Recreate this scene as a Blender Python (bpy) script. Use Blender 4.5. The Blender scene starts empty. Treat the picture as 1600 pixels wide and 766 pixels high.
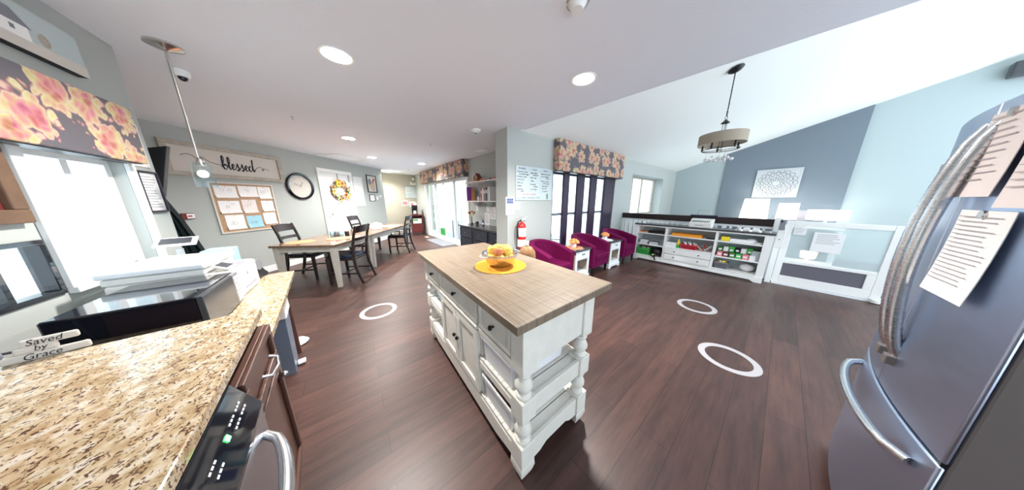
import bpy, bmesh, math, random
from mathutils import Vector, Matrix
random.seed(7)
PI = math.pi
S = bpy.context.scene
COL = S.collection

# ---------------------------------------------------------------- camera, world, exposure
cd = bpy.data.cameras.new('camera'); cam = bpy.data.objects.new('camera', cd); COL.objects.link(cam)
cd.sensor_width = 36.0; cd.lens = 321.0 / 1600.0 * 36.0; cd.clip_start = 0.02; cd.clip_end = 200
cam.location = (0, 0, 1.40)
cam.rotation_euler = (math.radians(90) - math.atan(70 / 321.0), 0, math.radians(-37.6))
S.camera = cam
S.view_settings.view_transform = 'Standard'
S.view_settings.look = 'None'
S.view_settings.gamma = 1.0
S.view_settings.use_curve_mapping = False
S.view_settings.exposure = 1.18
w = bpy.data.worlds.new('world'); S.world = w; w.use_nodes = True
bg = w.node_tree.nodes['Background']; bg.inputs[0].default_value = (0.80, 0.91, 1.0, 1); bg.inputs[1].default_value = 1.7

def area_light(name, loc, rot, sx, sy, power, color=(1, 1, 1), spread=PI):
    l = bpy.data.lights.new(name, 'AREA'); l.shape = 'RECTANGLE'; l.size = sx; l.size_y = sy; l.energy = power; l.color = color; l.spread = min(spread, 2.5)
    o = bpy.data.objects.new(name, l); COL.objects.link(o); o.location = loc; o.rotation_euler = rot; return o
def point_light(name, loc, power, color, r=.05):
    l = bpy.data.lights.new(name, 'POINT'); l.energy = power; l.color = color; l.shadow_soft_size = r
    o = bpy.data.objects.new(name, l); COL.objects.link(o); o.location = loc; return o
sun_l = bpy.data.lights.new('sun', 'SUN'); sun_l.energy = 1.2; sun_l.angle = .02; sun_l.color = (1, .97, .92)
sun = bpy.data.objects.new('sun', sun_l); COL.objects.link(sun); sun.rotation_euler = (math.radians(48), 0, math.radians(-160))

# ---------------------------------------------------------------- materials
def nm(name):
    m = bpy.data.materials.new(name); m.use_nodes = True
    return m, m.node_tree, m.node_tree.nodes['Principled BSDF']
def mat(name, col, rough=.5, metal=0., emit=None, es=0., noise=0., nscale=20., trans=0., coat=0., ior=1.45, alpha=1.):
    m, nt, b = nm(name)
    b.inputs['Base Color'].default_value = (*col, 1); b.inputs['Roughness'].default_value = rough; b.inputs['Metallic'].default_value = metal
    b.inputs['Transmission Weight'].default_value = trans; b.inputs['Coat Weight'].default_value = coat; b.inputs['IOR'].default_value = ior
    b.inputs['Alpha'].default_value = alpha
    if rough >= .75: b.inputs['Specular IOR Level'].default_value = .15
    if emit: b.inputs['Emission Color'].default_value = (*emit, 1); b.inputs['Emission Strength'].default_value = es
    if noise > 0:
        tc = nt.nodes.new('ShaderNodeTexCoord'); n = nt.nodes.new('ShaderNodeTexNoise'); n.inputs['Scale'].default_value = nscale; n.inputs['Detail'].default_value = 5
        r = nt.nodes.new('ShaderNodeMix'); r.data_type = 'RGBA'
        r.inputs[6].default_value = (*[c * (1 - noise) for c in col], 1); r.inputs[7].default_value = (*[min(1, c * (1 + noise)) for c in col], 1)
        nt.links.new(tc.outputs['Object'], n.inputs['Vector']); nt.links.new(n.outputs['Fac'], r.inputs[0]); nt.links.new(r.outputs[2], b.inputs['Base Color'])
    return m
def ramp(nt, stops, interp='LINEAR'):
    r = nt.nodes.new('ShaderNodeValToRGB'); r.color_ramp.interpolation = interp
    e = r.color_ramp.elements
    while len(e) < len(stops): e.new(.5)
    for x, (p, c) in zip(e, stops): x.position = p; x.color = (*c, 1)
    return r
def mapping(nt, scale=(1, 1, 1), rot=(0, 0, 0), kind='Object'):
    tc = nt.nodes.new('ShaderNodeTexCoord'); mp = nt.nodes.new('ShaderNodeMapping')
    mp.inputs['Scale'].default_value = scale; mp.inputs['Rotation'].default_value = rot
    nt.links.new(tc.outputs[kind], mp.inputs['Vector']); return mp
def bump(nt, b, src, strength=.1, dist=.01):
    bn = nt.nodes.new('ShaderNodeBump'); bn.inputs['Strength'].default_value = strength; bn.inputs['Distance'].default_value = dist
    nt.links.new(src, bn.inputs['Height']); nt.links.new(bn.outputs['Normal'], b.inputs['Normal'])

def wood_floor():
    m, nt, b = nm('dark_wood_floor')
    mp = mapping(nt)
    br = nt.nodes.new('ShaderNodeTexBrick'); br.offset = .37; br.inputs['Scale'].default_value = 1
    br.inputs['Brick Width'].default_value = 1.25; br.inputs['Row Height'].default_value = .16; br.inputs['Mortar Size'].default_value = .0015
    br.inputs['Color1'].default_value = (.056, .028, .024, 1); br.inputs['Color2'].default_value = (.088, .042, .034, 1); br.inputs['Mortar'].default_value = (.02, .01, .01, 1)
    mp2 = mapping(nt, (.9, 8, 1)); n = nt.nodes.new('ShaderNodeTexNoise'); n.inputs['Scale'].default_value = 2.5; n.inputs['Detail'].default_value = 7; n.inputs['Roughness'].default_value = .65
    nt.links.new(mp.outputs[0], br.inputs['Vector']); nt.links.new(mp2.outputs[0], n.inputs['Vector'])
    r = ramp(nt, [(.3, (.6, .58, .6)), (.72, (1.4, 1.35, 1.3))])
    nt.links.new(n.outputs['Fac'], r.inputs[0])
    x = nt.nodes.new('ShaderNodeMix'); x.data_type = 'RGBA'; x.blend_type = 'MULTIPLY'; x.inputs[0].default_value = 1
    nt.links.new(br.outputs['Color'], x.inputs[6]); nt.links.new(r.outputs[0], x.inputs[7]); nt.links.new(x.outputs[2], b.inputs['Base Color'])
    b.inputs['Roughness'].default_value = .40; b.inputs['Specular IOR Level'].default_value = .42
    bump(nt, b, n.outputs['Fac'], .05, .004)
    return m
def granite():
    m, nt, b = nm('speckled_granite')
    mp = mapping(nt, (1, 1.25, 1), (0, 0, .5)); n0 = nt.nodes.new('ShaderNodeTexNoise'); n0.inputs['Scale'].default_value = 34; n0.inputs['Detail'].default_value = 6
    nt.links.new(mp.outputs[0], n0.inputs['Vector'])
    base = ramp(nt, [(.3, (.34, .22, .11)), (.5, (.50, .39, .25)), (.68, (.62, .56, .48))])
    nt.links.new(n0.outputs['Fac'], base.inputs[0])
    n1 = nt.nodes.new('ShaderNodeTexNoise'); n1.inputs['Scale'].default_value = 95; n1.inputs['Detail'].default_value = 3; n1.inputs['Distortion'].default_value = 1.2
    nt.links.new(mp.outputs[0], n1.inputs['Vector'])
    r1 = ramp(nt, [(.55, (0, 0, 0)), (.60, (1, 1, 1))]); nt.links.new(n1.outputs['Fac'], r1.inputs[0])
    x = nt.nodes.new('ShaderNodeMix'); x.data_type = 'RGBA'; x.inputs[7].default_value = (.10, .055, .035, 1)
    nt.links.new(r1.outputs[0], x.inputs[0]); nt.links.new(base.outputs[0], x.inputs[6]); nt.links.new(x.outputs[2], b.inputs['Base Color'])
    b.inputs['Roughness'].default_value = .12
    return m
def floral():
    m, nt, b = nm('floral_fabric')
    tc = nt.nodes.new('ShaderNodeTexCoord'); sx = nt.nodes.new('ShaderNodeSeparateXYZ'); nt.links.new(tc.outputs['Object'], sx.inputs[0])
    sm = nt.nodes.new('ShaderNodeMath'); sm.operation = 'ADD'; nt.links.new(sx.outputs[0], sm.inputs[0]); nt.links.new(sx.outputs[1], sm.inputs[1])
    cb_ = nt.nodes.new('ShaderNodeCombineXYZ'); nt.links.new(sm.outputs[0], cb_.inputs[0]); nt.links.new(sx.outputs[2], cb_.inputs[1])
    mp = nt.nodes.new('ShaderNodeMapping'); mp.inputs['Scale'].default_value = (4.2, 4.0, 1); mp.inputs['Location'].default_value = (.3, .25, 0); nt.links.new(cb_.outputs[0], mp.inputs['Vector'])
    wn = nt.nodes.new('ShaderNodeTexNoise'); wn.inputs['Scale'].default_value = 2.2; wn.inputs['Detail'].default_value = 3
    nt.links.new(mp.outputs[0], wn.inputs['Vector'])
    ad = nt.nodes.new('ShaderNodeVectorMath'); ad.operation = 'MULTIPLY_ADD'; ad.inputs[1].default_value = (.4, .4, .4)
    nt.links.new(wn.outputs['Color'], ad.inputs[0]); nt.links.new(mp.outputs[0], ad.inputs[2])
    v = nt.nodes.new('ShaderNodeTexVoronoi'); v.voronoi_dimensions = '2D'; v.inputs['Scale'].default_value = 1.0; v.inputs['Randomness'].default_value = .6
    nt.links.new(ad.outputs[0], v.inputs['Vector'])
    v2 = nt.nodes.new('ShaderNodeTexVoronoi'); v2.voronoi_dimensions = '2D'; v2.inputs['Scale'].default_value = 5.5; nt.links.new(ad.outputs[0], v2.inputs['Vector'])
    mm = nt.nodes.new('ShaderNodeMath'); mm.operation = 'MULTIPLY_ADD'; mm.inputs[1].default_value = .36
    nt.links.new(v2.outputs['Distance'], mm.inputs[0]); nt.links.new(v.outputs['Distance'], mm.inputs[2])
    r = ramp(nt, [(.08, (.36, .02, .05)), (.22, (.52, .08, .09)), (.34, (.62, .22, .20)), (.44, (.58, .40, .15)), (.54, (.64, .48, .34)), (.60, (.36, .10, .12)), (.63, (.13, .12, .145))], 'LINEAR')
    nt.links.new(mm.outputs[0], r.inputs[0])
    sp = nt.nodes.new('ShaderNodeSeparateColor'); nt.links.new(v2.outputs['Color'], sp.inputs[0])
    hs = nt.nodes.new('ShaderNodeHueSaturation'); md = nt.nodes.new('ShaderNodeMath'); md.operation = 'MULTIPLY_ADD'; md.inputs[1].default_value = .08; md.inputs[2].default_value = .47
    nt.links.new(sp.outputs[0], md.inputs[0]); nt.links.new(md.outputs[0], hs.inputs['Hue']); hs.inputs['Saturation'].default_value = .82; hs.inputs['Value'].default_value = .85
    nt.links.new(r.outputs[0], hs.inputs['Color']); nt.links.new(hs.outputs[0], b.inputs['Base Color']); b.inputs['Roughness'].default_value = .85
    return m
def planks(name, c1, c2, width, axis='x', rough=.5, saw=0.):
    m, nt, b = nm(name)
    rot = (0, 0, 0) if axis == 'x' else (0, 0, PI / 2)
    mp = mapping(nt, rot=rot)
    br = nt.nodes.new('ShaderNodeTexBrick'); br.offset = 0.; br.inputs['Scale'].default_value = 1; br.inputs['Brick Width'].default_value = 50; br.inputs['Row Height'].default_value = width; br.inputs['Mortar Size'].default_value = .0012
    br.inputs['Color1'].default_value = (*c1, 1); br.inputs['Color2'].default_value = (*c1, 1); br.inputs['Mortar'].default_value = (*[c * .45 for c in c1], 1)
    nt.links.new(mp.outputs[0], br.inputs['Vector'])
    mp2 = mapping(nt, (2, 40, 2), rot); n = nt.nodes.new('ShaderNodeTexNoise'); n.inputs['Scale'].default_value = 2; n.inputs['Detail'].default_value = 6
    nt.links.new(mp2.outputs[0], n.inputs['Vector'])
    r = ramp(nt, [(.35, (0, 0, 0)), (.65, (1, 1, 1))]); nt.links.new(n.outputs['Fac'], r.inputs[0])
    x = nt.nodes.new('ShaderNodeMix'); x.data_type = 'RGBA'; x.inputs[7].default_value = (*c2, 1)
    nt.links.new(r.outputs[0], x.inputs[0]); nt.links.new(br.outputs['Color'], x.inputs[6])
    out = x.outputs[2]; h = n.outputs['Fac']
    if saw:
        mp3 = mapping(nt, (55, 1.5, 1), rot); n3 = nt.nodes.new('ShaderNodeTexNoise'); n3.inputs['Scale'].default_value = 2; n3.inputs['Detail'].default_value = 3
        nt.links.new(mp3.outputs[0], n3.inputs['Vector'])
        r3 = ramp(nt, [(.42, (.62, .6, .58)), (.55, (1.08, 1.08, 1.08))]); nt.links.new(n3.outputs['Fac'], r3.inputs[0])
        y = nt.nodes.new('ShaderNodeMix'); y.data_type = 'RGBA'; y.blend_type = 'MULTIPLY'; y.inputs[0].default_value = saw
        nt.links.new(out, y.inputs[6]); nt.links.new(r3.outputs[0], y.inputs[7]); out = y.outputs[2]; h = n3.outputs['Fac']
    nt.links.new(out, b.inputs['Base Color']); b.inputs['Roughness'].default_value = rough
    bump(nt, b, h, .12, .003)
    return m
def plaster(name, col, s=.25, scale=90):
    m, nt, b = nm(name); b.inputs['Base Color'].default_value = (*col, 1); b.inputs['Roughness'].default_value = .85
    mp = mapping(nt); n = nt.nodes.new('ShaderNodeTexNoise'); n.inputs['Scale'].default_value = scale; n.inputs['Detail'].default_value = 4
    nt.links.new(mp.outputs[0], n.inputs['Vector']); bump(nt, b, n.outputs['Fac'], s, .004)
    return m
def steel(name, col=(.55, .58, .62), rough=.28):
    m, nt, b = nm(name); b.inputs['Base Color'].default_value = (*col, 1); b.inputs['Metallic'].default_value = 1
    mp = mapping(nt, (1, 1, 60)); n = nt.nodes.new('ShaderNodeTexNoise'); n.inputs['Scale'].default_value = 6
    nt.links.new(mp.outputs[0], n.inputs['Vector']); r = ramp(nt, [(.3, (rough * .92,) * 3), (.7, (rough * 1.1,) * 3)])
    nt.links.new(n.outputs['Fac'], r.inputs[0]); nt.links.new(r.outputs[0], b.inputs['Roughness'])
    return m
M = dict(
    floor=wood_floor(), granite=granite(), floral=floral(),
    ceil=plaster('ceiling_paint', (.84, .88, .96)), vault=plaster('vault_paint', (.92, .95, .93), .15), wall=plaster('grey_wall_paint', (.43, .455, .44), .15),
    tan=plaster('tan_wall_paint', (.42, .40, .33), .12), accent=plaster('slate_wall_paint', (.17, .21, .25), .3, 40), wallb=plaster('pale_wall_paint', (.42, .49, .50), .15),
    white=mat('white_paint', (.86, .86, .85), .4), trimw=mat('trim_white', (.82, .84, .86), .35), paper=mat('paper', (.85, .84, .84), .8), paper2=mat('cream_paper', (.80, .72, .70), .8),
    dist=mat('distressed_white_paint', (.76, .73, .66), .55, noise=.10, nscale=14), islandtop=planks('weathered_oak_top', (.20, .152, .108), (.235, .18, .13), .118, 'y', .40, saw=.6),
    tabletop=planks('grey_brown_table_top', (.17, .095, .055), (.24, .15, .09), .15, 'x', .12), tableleg=mat('distressed_grey_paint', (.50, .47, .42), .5, noise=.2, nscale=12),
    darkwood=mat('espresso_wood', (.022, .013, .013), .3, noise=.3, nscale=10), black=mat('black', (.008, .008, .010), .35), gblack=mat('gloss_black', (.006, .007, .012), .06, coat=.5),
    cherry=mat('cherry_cabinet_wood', (.085, .040, .030), .3, noise=.3, nscale=9), knob=mat('dark_bronze', (.03, .028, .03), .3, .8), leather=mat('navy_black_leather', (.012, .018, .035), .22),
    purple=mat('plum_fabric', (.125, .003, .050), .75, noise=.25, nscale=60), steel=steel('brushed_steel', (.56, .66, .84), .34), steelg=steel('neutral_steel', (.50, .53, .58), .3), steelb=steel('polished_steel', (.66, .67, .70), .26), chrome=mat('chrome', (.62, .60, .58), .22, 1.),
    fside=mat('grey_brown_enamel', (.15, .13, .125), .35), glass=None, orange=mat('orange_felt', (.85, .33, .04), .8), orangep=mat('coral_felt', (.80, .30, .16), .8),
    apple=mat('apple_yellow', (.85, .60, .12), .3, noise=.2, nscale=12), appler=mat('apple_red', (.72, .22, .08), .3, noise=.35, nscale=10), plastic=mat('frosted_plastic', (.80, .80, .82), .35),
    bplastic=mat('white_plastic', (.78, .77, .73), .35), lamp=mat('glowing_shade', (.9, .9, .85), .5, emit=(1, .96, .88), es=1.6), can=mat('lit_downlight', (1, 1, 1), .5, emit=(1, .95, .84), es=30.),
    red=mat('red_enamel', (.55, .02, .02), .25), green=mat('green_plastic', (.05, .45, .08), .4), redp=mat('red_plastic', (.70, .03, .05), .4), cork=mat('cork', (.45, .29, .18), .9, noise=.25, nscale=60),
    greywood=mat('weathered_frame_wood', (.42, .38, .32), .7, noise=.35, nscale=16), cream=mat('cream_board', (.62, .58, .53), .7), ink=mat('ink', (.015, .012, .025), .6), inkb=mat('blue_ink', (.05, .09, .28), .6), inkg=mat('grey_ink', (.22, .22, .26), .7), inkr=mat('red_ink', (.6, .12, .12), .7),
    brownwood=mat('rustic_brown_wood', (.15, .085, .05), .55, noise=.4, nscale=18), cupboard=mat('blue_black_wood', (.025, .030, .045), .35, noise=.4, nscale=14), cuptop=mat('dark_slate_top', (.055, .055, .06), .2), oak=mat('pale_oak', (.58, .47, .36), .5, noise=.12, nscale=20),
    artw=mat('carved_white', (.50, .53, .55), .7), inkl=mat('faded_ink', (.42, .38, .40), .7),
    skin=mat('skin', (.72, .45, .33), .5), hair=mat('light_brown_hair', (.30, .155, .07), .45, noise=.4, nscale=50), dress=mat('child_dress', (.55, .30, .40), .8), leaf=mat('leaf', (.06, .20, .05), .5, noise=.4, nscale=9), carpet=mat('grey_carpet', (.20, .19, .21), .95, noise=.2, nscale=80),
    mango=mat('shade_fabric', (.34, .29, .23), .8), crystal=mat('crystal', (.9, .9, .9), .05, trans=.6), pink=mat('pink_print', (.80, .25, .28), .6), yellow=mat('yellow_plastic', (.85, .65, .03), .4), lime=mat('lime_paper', (.50, .75, .15), .7), teal=mat('aqua_print', (.35, .62, .75), .7), dgreen=mat('dark_green_cloth', (.006, .012, .014), .8), patio=mat('patio_stone', (.50, .55, .58), .8, noise=.1, nscale=5), dcurt=mat('dark_plum_frame', (.03, .018, .045), .4), bin=mat('blue_grey_plastic', (.16, .20, .27), .4), wbd=mat('whiteboard', (.50, .58, .59), .25), choc=mat('gingerbread', (.40, .17, .07), .8), led=mat('green_led', (0, .3, .02), .5, emit=(.1, 1, .2), es=4.), screen=mat('dark_screen', (.05, .055, .065), .2), maroon=mat('maroon_wood', (.16, .03, .03), .35), mgrey=mat('mid_grey_plastic', (.2, .2, .22), .4), tan2=mat('tan_print', (.6, .45, .3), .8), gingham=mat('peach_flower', (.85, .35, .12), .7), lampw=mat('warm_bulb', (1, .9, .7), .5, emit=(1, .72, .35), es=2.2), ring=mat('tour_ring_white', (.42, .40, .42), .6),
)
def glass():
    m = bpy.data.materials.new('window_glass'); m.use_nodes = True; nt = m.node_tree; nt.nodes.clear()
    o = nt.nodes.new('ShaderNodeOutputMaterial'); t = nt.nodes.new('ShaderNodeBsdfTransparent'); g = nt.nodes.new('ShaderNodeBsdfGlossy'); g.inputs['Roughness'].default_value = .02
    t.inputs[0].default_value = (.93, .97, .98, 1); mx = nt.nodes.new('ShaderNodeMixShader'); lw = nt.nodes.new('ShaderNodeLayerWeight'); lw.inputs[0].default_value = .5; pw = nt.nodes.new('ShaderNodeMath'); pw.operation = 'POWER'; pw.inputs[1].default_value = 4; nt.links.new(lw.outputs['Facing'], pw.inputs[0]); f = nt.nodes.new('ShaderNodeMath'); f.operation = 'MULTIPLY_ADD'; f.inputs[1].default_value = .5; f.inputs[2].default_value = .03; nt.links.new(pw.outputs[0], f.inputs[0])
    nt.links.new(f.outputs[0], mx.inputs[0]); nt.links.new(t.outputs[0], mx.inputs[1]); nt.links.new(g.outputs[0], mx.inputs[2]); nt.links.new(mx.outputs[0], o.inputs[0])
    return m
M['glass'] = glass()
def glow_haze():
    m = glass().copy(); m.name = 'glow_hazed_acrylic'; nt = m.node_tree; o = [n for n in nt.nodes if n.type == 'OUTPUT_MATERIAL'][0]; src = o.inputs[0].links[0].from_socket
    d = nt.nodes.new('ShaderNodeBsdfDiffuse'); d.inputs[0].default_value = (.80, .88, .88, 1); mx = nt.nodes.new('ShaderNodeMixShader'); mx.inputs[0].default_value = .38  # pale diffuse mixed into the clear panel imitates lamp glow and reflection
    nt.links.new(src, mx.inputs[1]); nt.links.new(d.outputs[0], mx.inputs[2]); nt.links.new(mx.outputs[0], o.inputs[0]); return m
M['glow_haze'] = glow_haze()
def mesh_screen():
    m = bpy.data.materials.new('grey_mesh'); m.use_nodes = True; nt = m.node_tree; b = nt.nodes['Principled BSDF']; b.inputs['Base Color'].default_value = (.13, .12, .15, 1); b.inputs['Roughness'].default_value = .7; return m
M['gmesh'] = mesh_screen()

# ---------------------------------------------------------------- geometry helpers
class MB:
    def __init__(s): s.bm = bmesh.new()
    def box(s, x0, x1, y0, y1, z0, z1, mt=None):
        c = [(x, y, z) for z in (z0, z1) for y in (y0, y1) for x in (x0, x1)]
        if mt is not None: c = [mt @ Vector(p) for p in c]
        v = [s.bm.verts.new(p) for p in c]
        for f in ((0, 2, 3, 1), (4, 5, 7, 6), (0, 1, 5, 4), (2, 6, 7, 3), (0, 4, 6, 2), (1, 3, 7, 5)): s.bm.faces.new([v[i] for i in f])
        return s
    def cbox(s, c, d, rot=None):
        mt = Matrix.Translation(c)
        if rot: mt = mt @ (Matrix.Rotation(rot[2], 4, 'Z') @ Matrix.Rotation(rot[1], 4, 'Y') @ Matrix.Rotation(rot[0], 4, 'X'))
        return s.box(-d[0] / 2, d[0] / 2, -d[1] / 2, d[1] / 2, -d[2] / 2, d[2] / 2, mt)
    def loft(s, rings, cap=True, closed=False):
        vr = [[s.bm.verts.new(p) for p in r] for r in rings]; n = len(vr[0]); k = len(vr)
        for i in range(k if closed else k - 1):
            a, b = vr[i], vr[(i + 1) % k]
            for j in range(n):
                try: s.bm.faces.new([a[j], a[(j + 1) % n], b[(j + 1) % n], b[j]])
                except ValueError: pass
        if cap and not closed:
            s.bm.faces.new(list(reversed(vr[0]))); s.bm.faces.new(vr[-1])
        return s
    def lathe(s, prof, c=(0, 0, 0), n=20, sq=None, mt=None, cap=True):
        R = []
        for r, z in prof:
            ring = []
            for j in range(n):
                a = 2 * PI * j / n; p = Vector((c[0] + r * math.cos(a), c[1] + r * math.sin(a), c[2] + z)); ring.append(mt @ p if mt is not None else p)
            R.append(ring)
        return s.loft(R, cap)
    def cyl(s, r, z0, z1, c=(0, 0, 0), n=20, mt=None): return s.lathe([(r, z0), (r, z1)], c, n, mt=mt)
    def rod(s, a, b, r, n=8, r2=None):
        return s.tube([a, b], [r, r2 if r2 is not None else r], n)
    def tube(s, pts, r, n=8, closed=False):
        pts = [Vector(p) for p in pts]; k = len(pts); R = []
        if not isinstance(r, (list, tuple)): r = [r] * k
        prev = None
        for i, p in enumerate(pts):
            if closed: t = pts[(i + 1) % k] - pts[i - 1]
            else: t = pts[min(i + 1, k - 1)] - pts[max(i - 1, 0)]
            t.normalize()
            if prev is None: u = t.orthogonal().normalized()
            else:
                u = prev - t * prev.dot(t)
                u = u.normalized() if u.length > 1e-6 else t.orthogonal().normalized()
            prev = u; v = t.cross(u)
            R.append([p + r[i] * (math.cos(2 * PI * j / n) * u + math.sin(2 * PI * j / n) * v) for j in range(n)])
        return s.loft(R, not closed, closed)
    def beam(s, pts, w, d, side=(1, 0, 0)):
        # rectangular section swept; w along 'side', d across
        pts = [Vector(p) for p in pts]; k = len(pts); sd = Vector(side).normalized(); R = []
        if not isinstance(w, (list, tuple)): w = [w] * k
        if not isinstance(d, (list, tuple)): d = [d] * k
        for i, p in enumerate(pts):
            t = (pts[min(i + 1, k - 1)] - pts[max(i - 1, 0)]).normalized(); v = t.cross(sd).normalized()
            R.append([p + sd * a * w[i] / 2 + v * b * d[i] / 2 for a, b in ((-1, -1), (1, -1), (1, 1), (-1, 1))])
        return s.loft(R)
    def sph(s, c, r, n=12, sc=(1, 1, 1)):
        m = 6 if n <= 10 else 8; R = []
        for i in range(m + 1):
            a = PI * i / m; rr = max(math.sin(a), .02) * r; z = -math.cos(a) * r
            R.append([(c[0] + rr * math.cos(2 * PI * j / n) * sc[0], c[1] + rr * math.sin(2 * PI * j / n) * sc[1], c[2] + z * sc[2]) for j in range(n)])
        return s.loft(R)
    def prism(s, poly, z0, z1, mt=None):
        f = (lambda p: mt @ Vector(p)) if mt is not None else (lambda p: p)
        return s.loft([[f((x, y, z0)) for x, y in poly], [f((x, y, z1)) for x, y in poly]])
    def yprism(s, poly, y0, y1):   # poly in (x,z)
        return s.loft([[(x, y1, z) for x, z in poly], [(x, y0, z) for x, z in poly]])
    def xprism(s, poly, x0, x1):   # poly in (y,z)
        return s.loft([[(x0, y, z) for y, z in poly], [(x1, y, z) for y, z in poly]])
    def obj(s, name, m, parent=None, bev=0., smooth=False, label=None, sub=0, seg=2):
        bmesh.ops.recalc_face_normals(s.bm, faces=s.bm.faces)
        me = bpy.data.meshes.new(name); s.bm.to_mesh(me); s.bm.free()
        o = bpy.data.objects.new(name, me); COL.objects.link(o)
        me.materials.append(M[m] if isinstance(m, str) else m)
        if parent: o.parent = parent
        if smooth:
            for p in me.polygons: p.use_smooth = True
            if sub == 0:
                try: me.set_sharp_from_angle(angle=math.radians(40))
                except Exception: pass
        if bev: b = o.modifiers.new('bevel', 'BEVEL'); b.width = bev; b.segments = seg; b.limit_method = 'ANGLE'
        if sub: q = o.modifiers.new('subsurf', 'SUBSURF'); q.levels = sub; q.render_levels = sub
        if label: o['label'] = label
        return o
def text_obj(body, size, name, m, parent, mt, align='LEFT', ext=.0008, shear=0., label=None):
    c = bpy.data.curves.new('t', 'FONT'); c.body = body; c.size = size; c.align_x = align; c.extrude = ext; c.shear = shear; c.resolution_u = 3
    t = bpy.data.objects.new('t', c); COL.objects.link(t)
    dg = bpy.context.evaluated_depsgraph_get(); me = bpy.data.meshes.new_from_object(t.evaluated_get(dg)); me.name = name
    bpy.data.objects.remove(t); bpy.data.curves.remove(c)
    me.transform(mt); me.materials.clear(); me.materials.append(M[m])
    o = bpy.data.objects.new(name, me); COL.objects.link(o); o.parent = parent
    if label: o['label'] = label
    return o
def WT(x, z, y=-.003):   # text on a wall item: local x right, z up, facing local -y
    return Matrix.Translation((x, y, z)) @ Matrix.Rotation(PI / 2, 4, 'X')
def thing(name, label, cat, loc=(0, 0, 0), rz=0., group=None):
    o = bpy.data.objects.new(name, None); COL.objects.link(o); o.empty_display_size = .05
    o.location = loc; o.rotation_euler = (0, 0, rz); o['label'] = label; o['category'] = cat
    if group: o['group'] = group
    return o
def tag(o, label, cat, group=None, loc=None, rz=None):
    o['label'] = label; o['category'] = cat
    if group: o['group'] = group
    if loc is not None: o.location = loc
    if rz is not None: o.rotation_euler = (0, 0, rz)
    return o
def st(o, label=None):
    o['kind'] = 'structure'
    if label: o['label'] = label
    return o
def dup(root, loc, rz, label=None):
    r = root.copy(); COL.objects.link(r); r.location = loc; r.rotation_euler = (0, 0, rz)
    if label: r['label'] = label
    for ch in list(root.children):
        c = ch.copy(); COL.objects.link(c); c.parent = r
        for g in list(ch.children):
            d = g.copy(); COL.objects.link(d); d.parent = c
    return r
# wall frames: local x runs along the wall, local -y points into the room
class Frame:
    def __init__(s, ox, oy, dx, dy):
        l = math.hypot(dx, dy); s.o = (ox, oy); s.d = (dx / l, dy / l); s.rz = math.atan2(dy, dx)
    def at(s, t, z, off=0.):   # off into the room
        return (s.o[0] + s.d[0] * t + s.d[1] * off, s.o[1] + s.d[1] * t - s.d[0] * off, z)
DW = Frame(-1.5, 6.0, 2.45, 2.75); KW = Frame(-1.18, 0, 0, 1); MW = Frame(0, 2.65, 1, 0); AW = Frame(9.8, 0, 0, -1)
SW = Frame(2.35, 10.0, .35, -7.1); BW = Frame(1.2, 9.85, 1.2, .1); CF = Frame(-.317, .562, -.085, .996)
def wall(name, fr, t0, t1, z0, z1, th, m, ops=(), label=None):
    b = MB(); ts = sorted(set([t0, t1] + [o[0] for o in ops] + [o[1] for o in ops]))
    for a, c in zip(ts, ts[1:]):
        zz = [(z0, z1)]
        for o in ops:
            if o[0] <= a + 1e-6 and o[1] >= c - 1e-6:
                nz = []
                for p, q in zz:
                    if o[2] > p: nz.append((p, min(q, o[2])))
                    if o[3] < q: nz.append((max(p, o[3]), q))
                zz = nz
        for p, q in zz: b.box(a, c, 0, th, p, q)
    o = b.obj(name, m); o.location = (*fr.o, 0); o.rotation_euler = (0, 0, fr.rz); return st(o, label)
# ================================================================ SETTING
H = 2.45
o = MB().prism([(-1.33, -2.6), (5.85, -2.6), (5.85, 2.97), (2.85, 2.97), (2.5, 10.3), (.6, 10.3), (-2.3, 5.3), (-1.33, 3.05)], -.12, 0).obj('floor', 'floor'); st(o, 'dark brown plank floor')
o = MB().box(5.95, 10, -4, 2.65, -.52, -.40).obj('floor', 'carpet'); st(o, 'grey carpeted lower floor beyond the gate')
o = MB().box(5.85, 5.95, -4, 2.65, -.52, -.002).obj('trim_1', 'trimw'); st(o, 'white riser at the floor edge')
o = MB().prism([(-1.33, -2.6), (2.83, -2.6), (2.257, 2.63), (2.257, 2.66), (2.9, 2.66), (2.5, 10.3), (.5, 10.3), (-2.3, 5.3), (-1.33, 3.05)], H, H + .12).obj('ceiling', 'ceil'); st(o, 'flat textured ceiling')
k = .3105
v = MB(); v.loft([[(2.2, y, 2.45 + k * (2.62 - y)), (10, y, 2.45 + k * (2.62 - y)), (10, y, 2.57 + k * (2.62 - y)), (2.2, y, 2.57 + k * (2.62 - y))] for y in (-4.0, 3.0)])
st(v.obj('ceiling', 'vault'), 'white sloping vaulted ceiling')
g = MB(); g.loft([[(2.257, 2.63, 2.57), (2.357, 2.63, 2.57), (2.357, 2.63, 2.6), (2.257, 2.63, 2.6)], [(2.83, -2.6, 2.57), (2.93, -2.6, 2.57), (2.93, -2.6, 4.2), (2.83, -2.6, 4.2)]])
st(g.obj('wall_gable', 'vault'))
wall('wall_kitchen', KW, -2.5, 3.05, 0, H, .15, 'wall', [(2.17, 2.76, .97, 1.66), (1.0, 2.10, .95, 1.22)])
o = MB().prism([(-1.20, 3.05), (-2.12, 5.30), (-2.20, 5.22), (-1.31, 3.03)], 0, H).obj('wall_return', 'wall'); st(o)
wall('wall_dining', DW, -1.02, 3.74, 0, H, .12, 'wall')
o = MB().box(.80, .93, 8.75, 9.9, 0, H).obj('wall_alcove', 'tan'); st(o)
wall('wall_back', BW, -.6, 1.9, 0, H, .12, 'tan')
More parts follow.
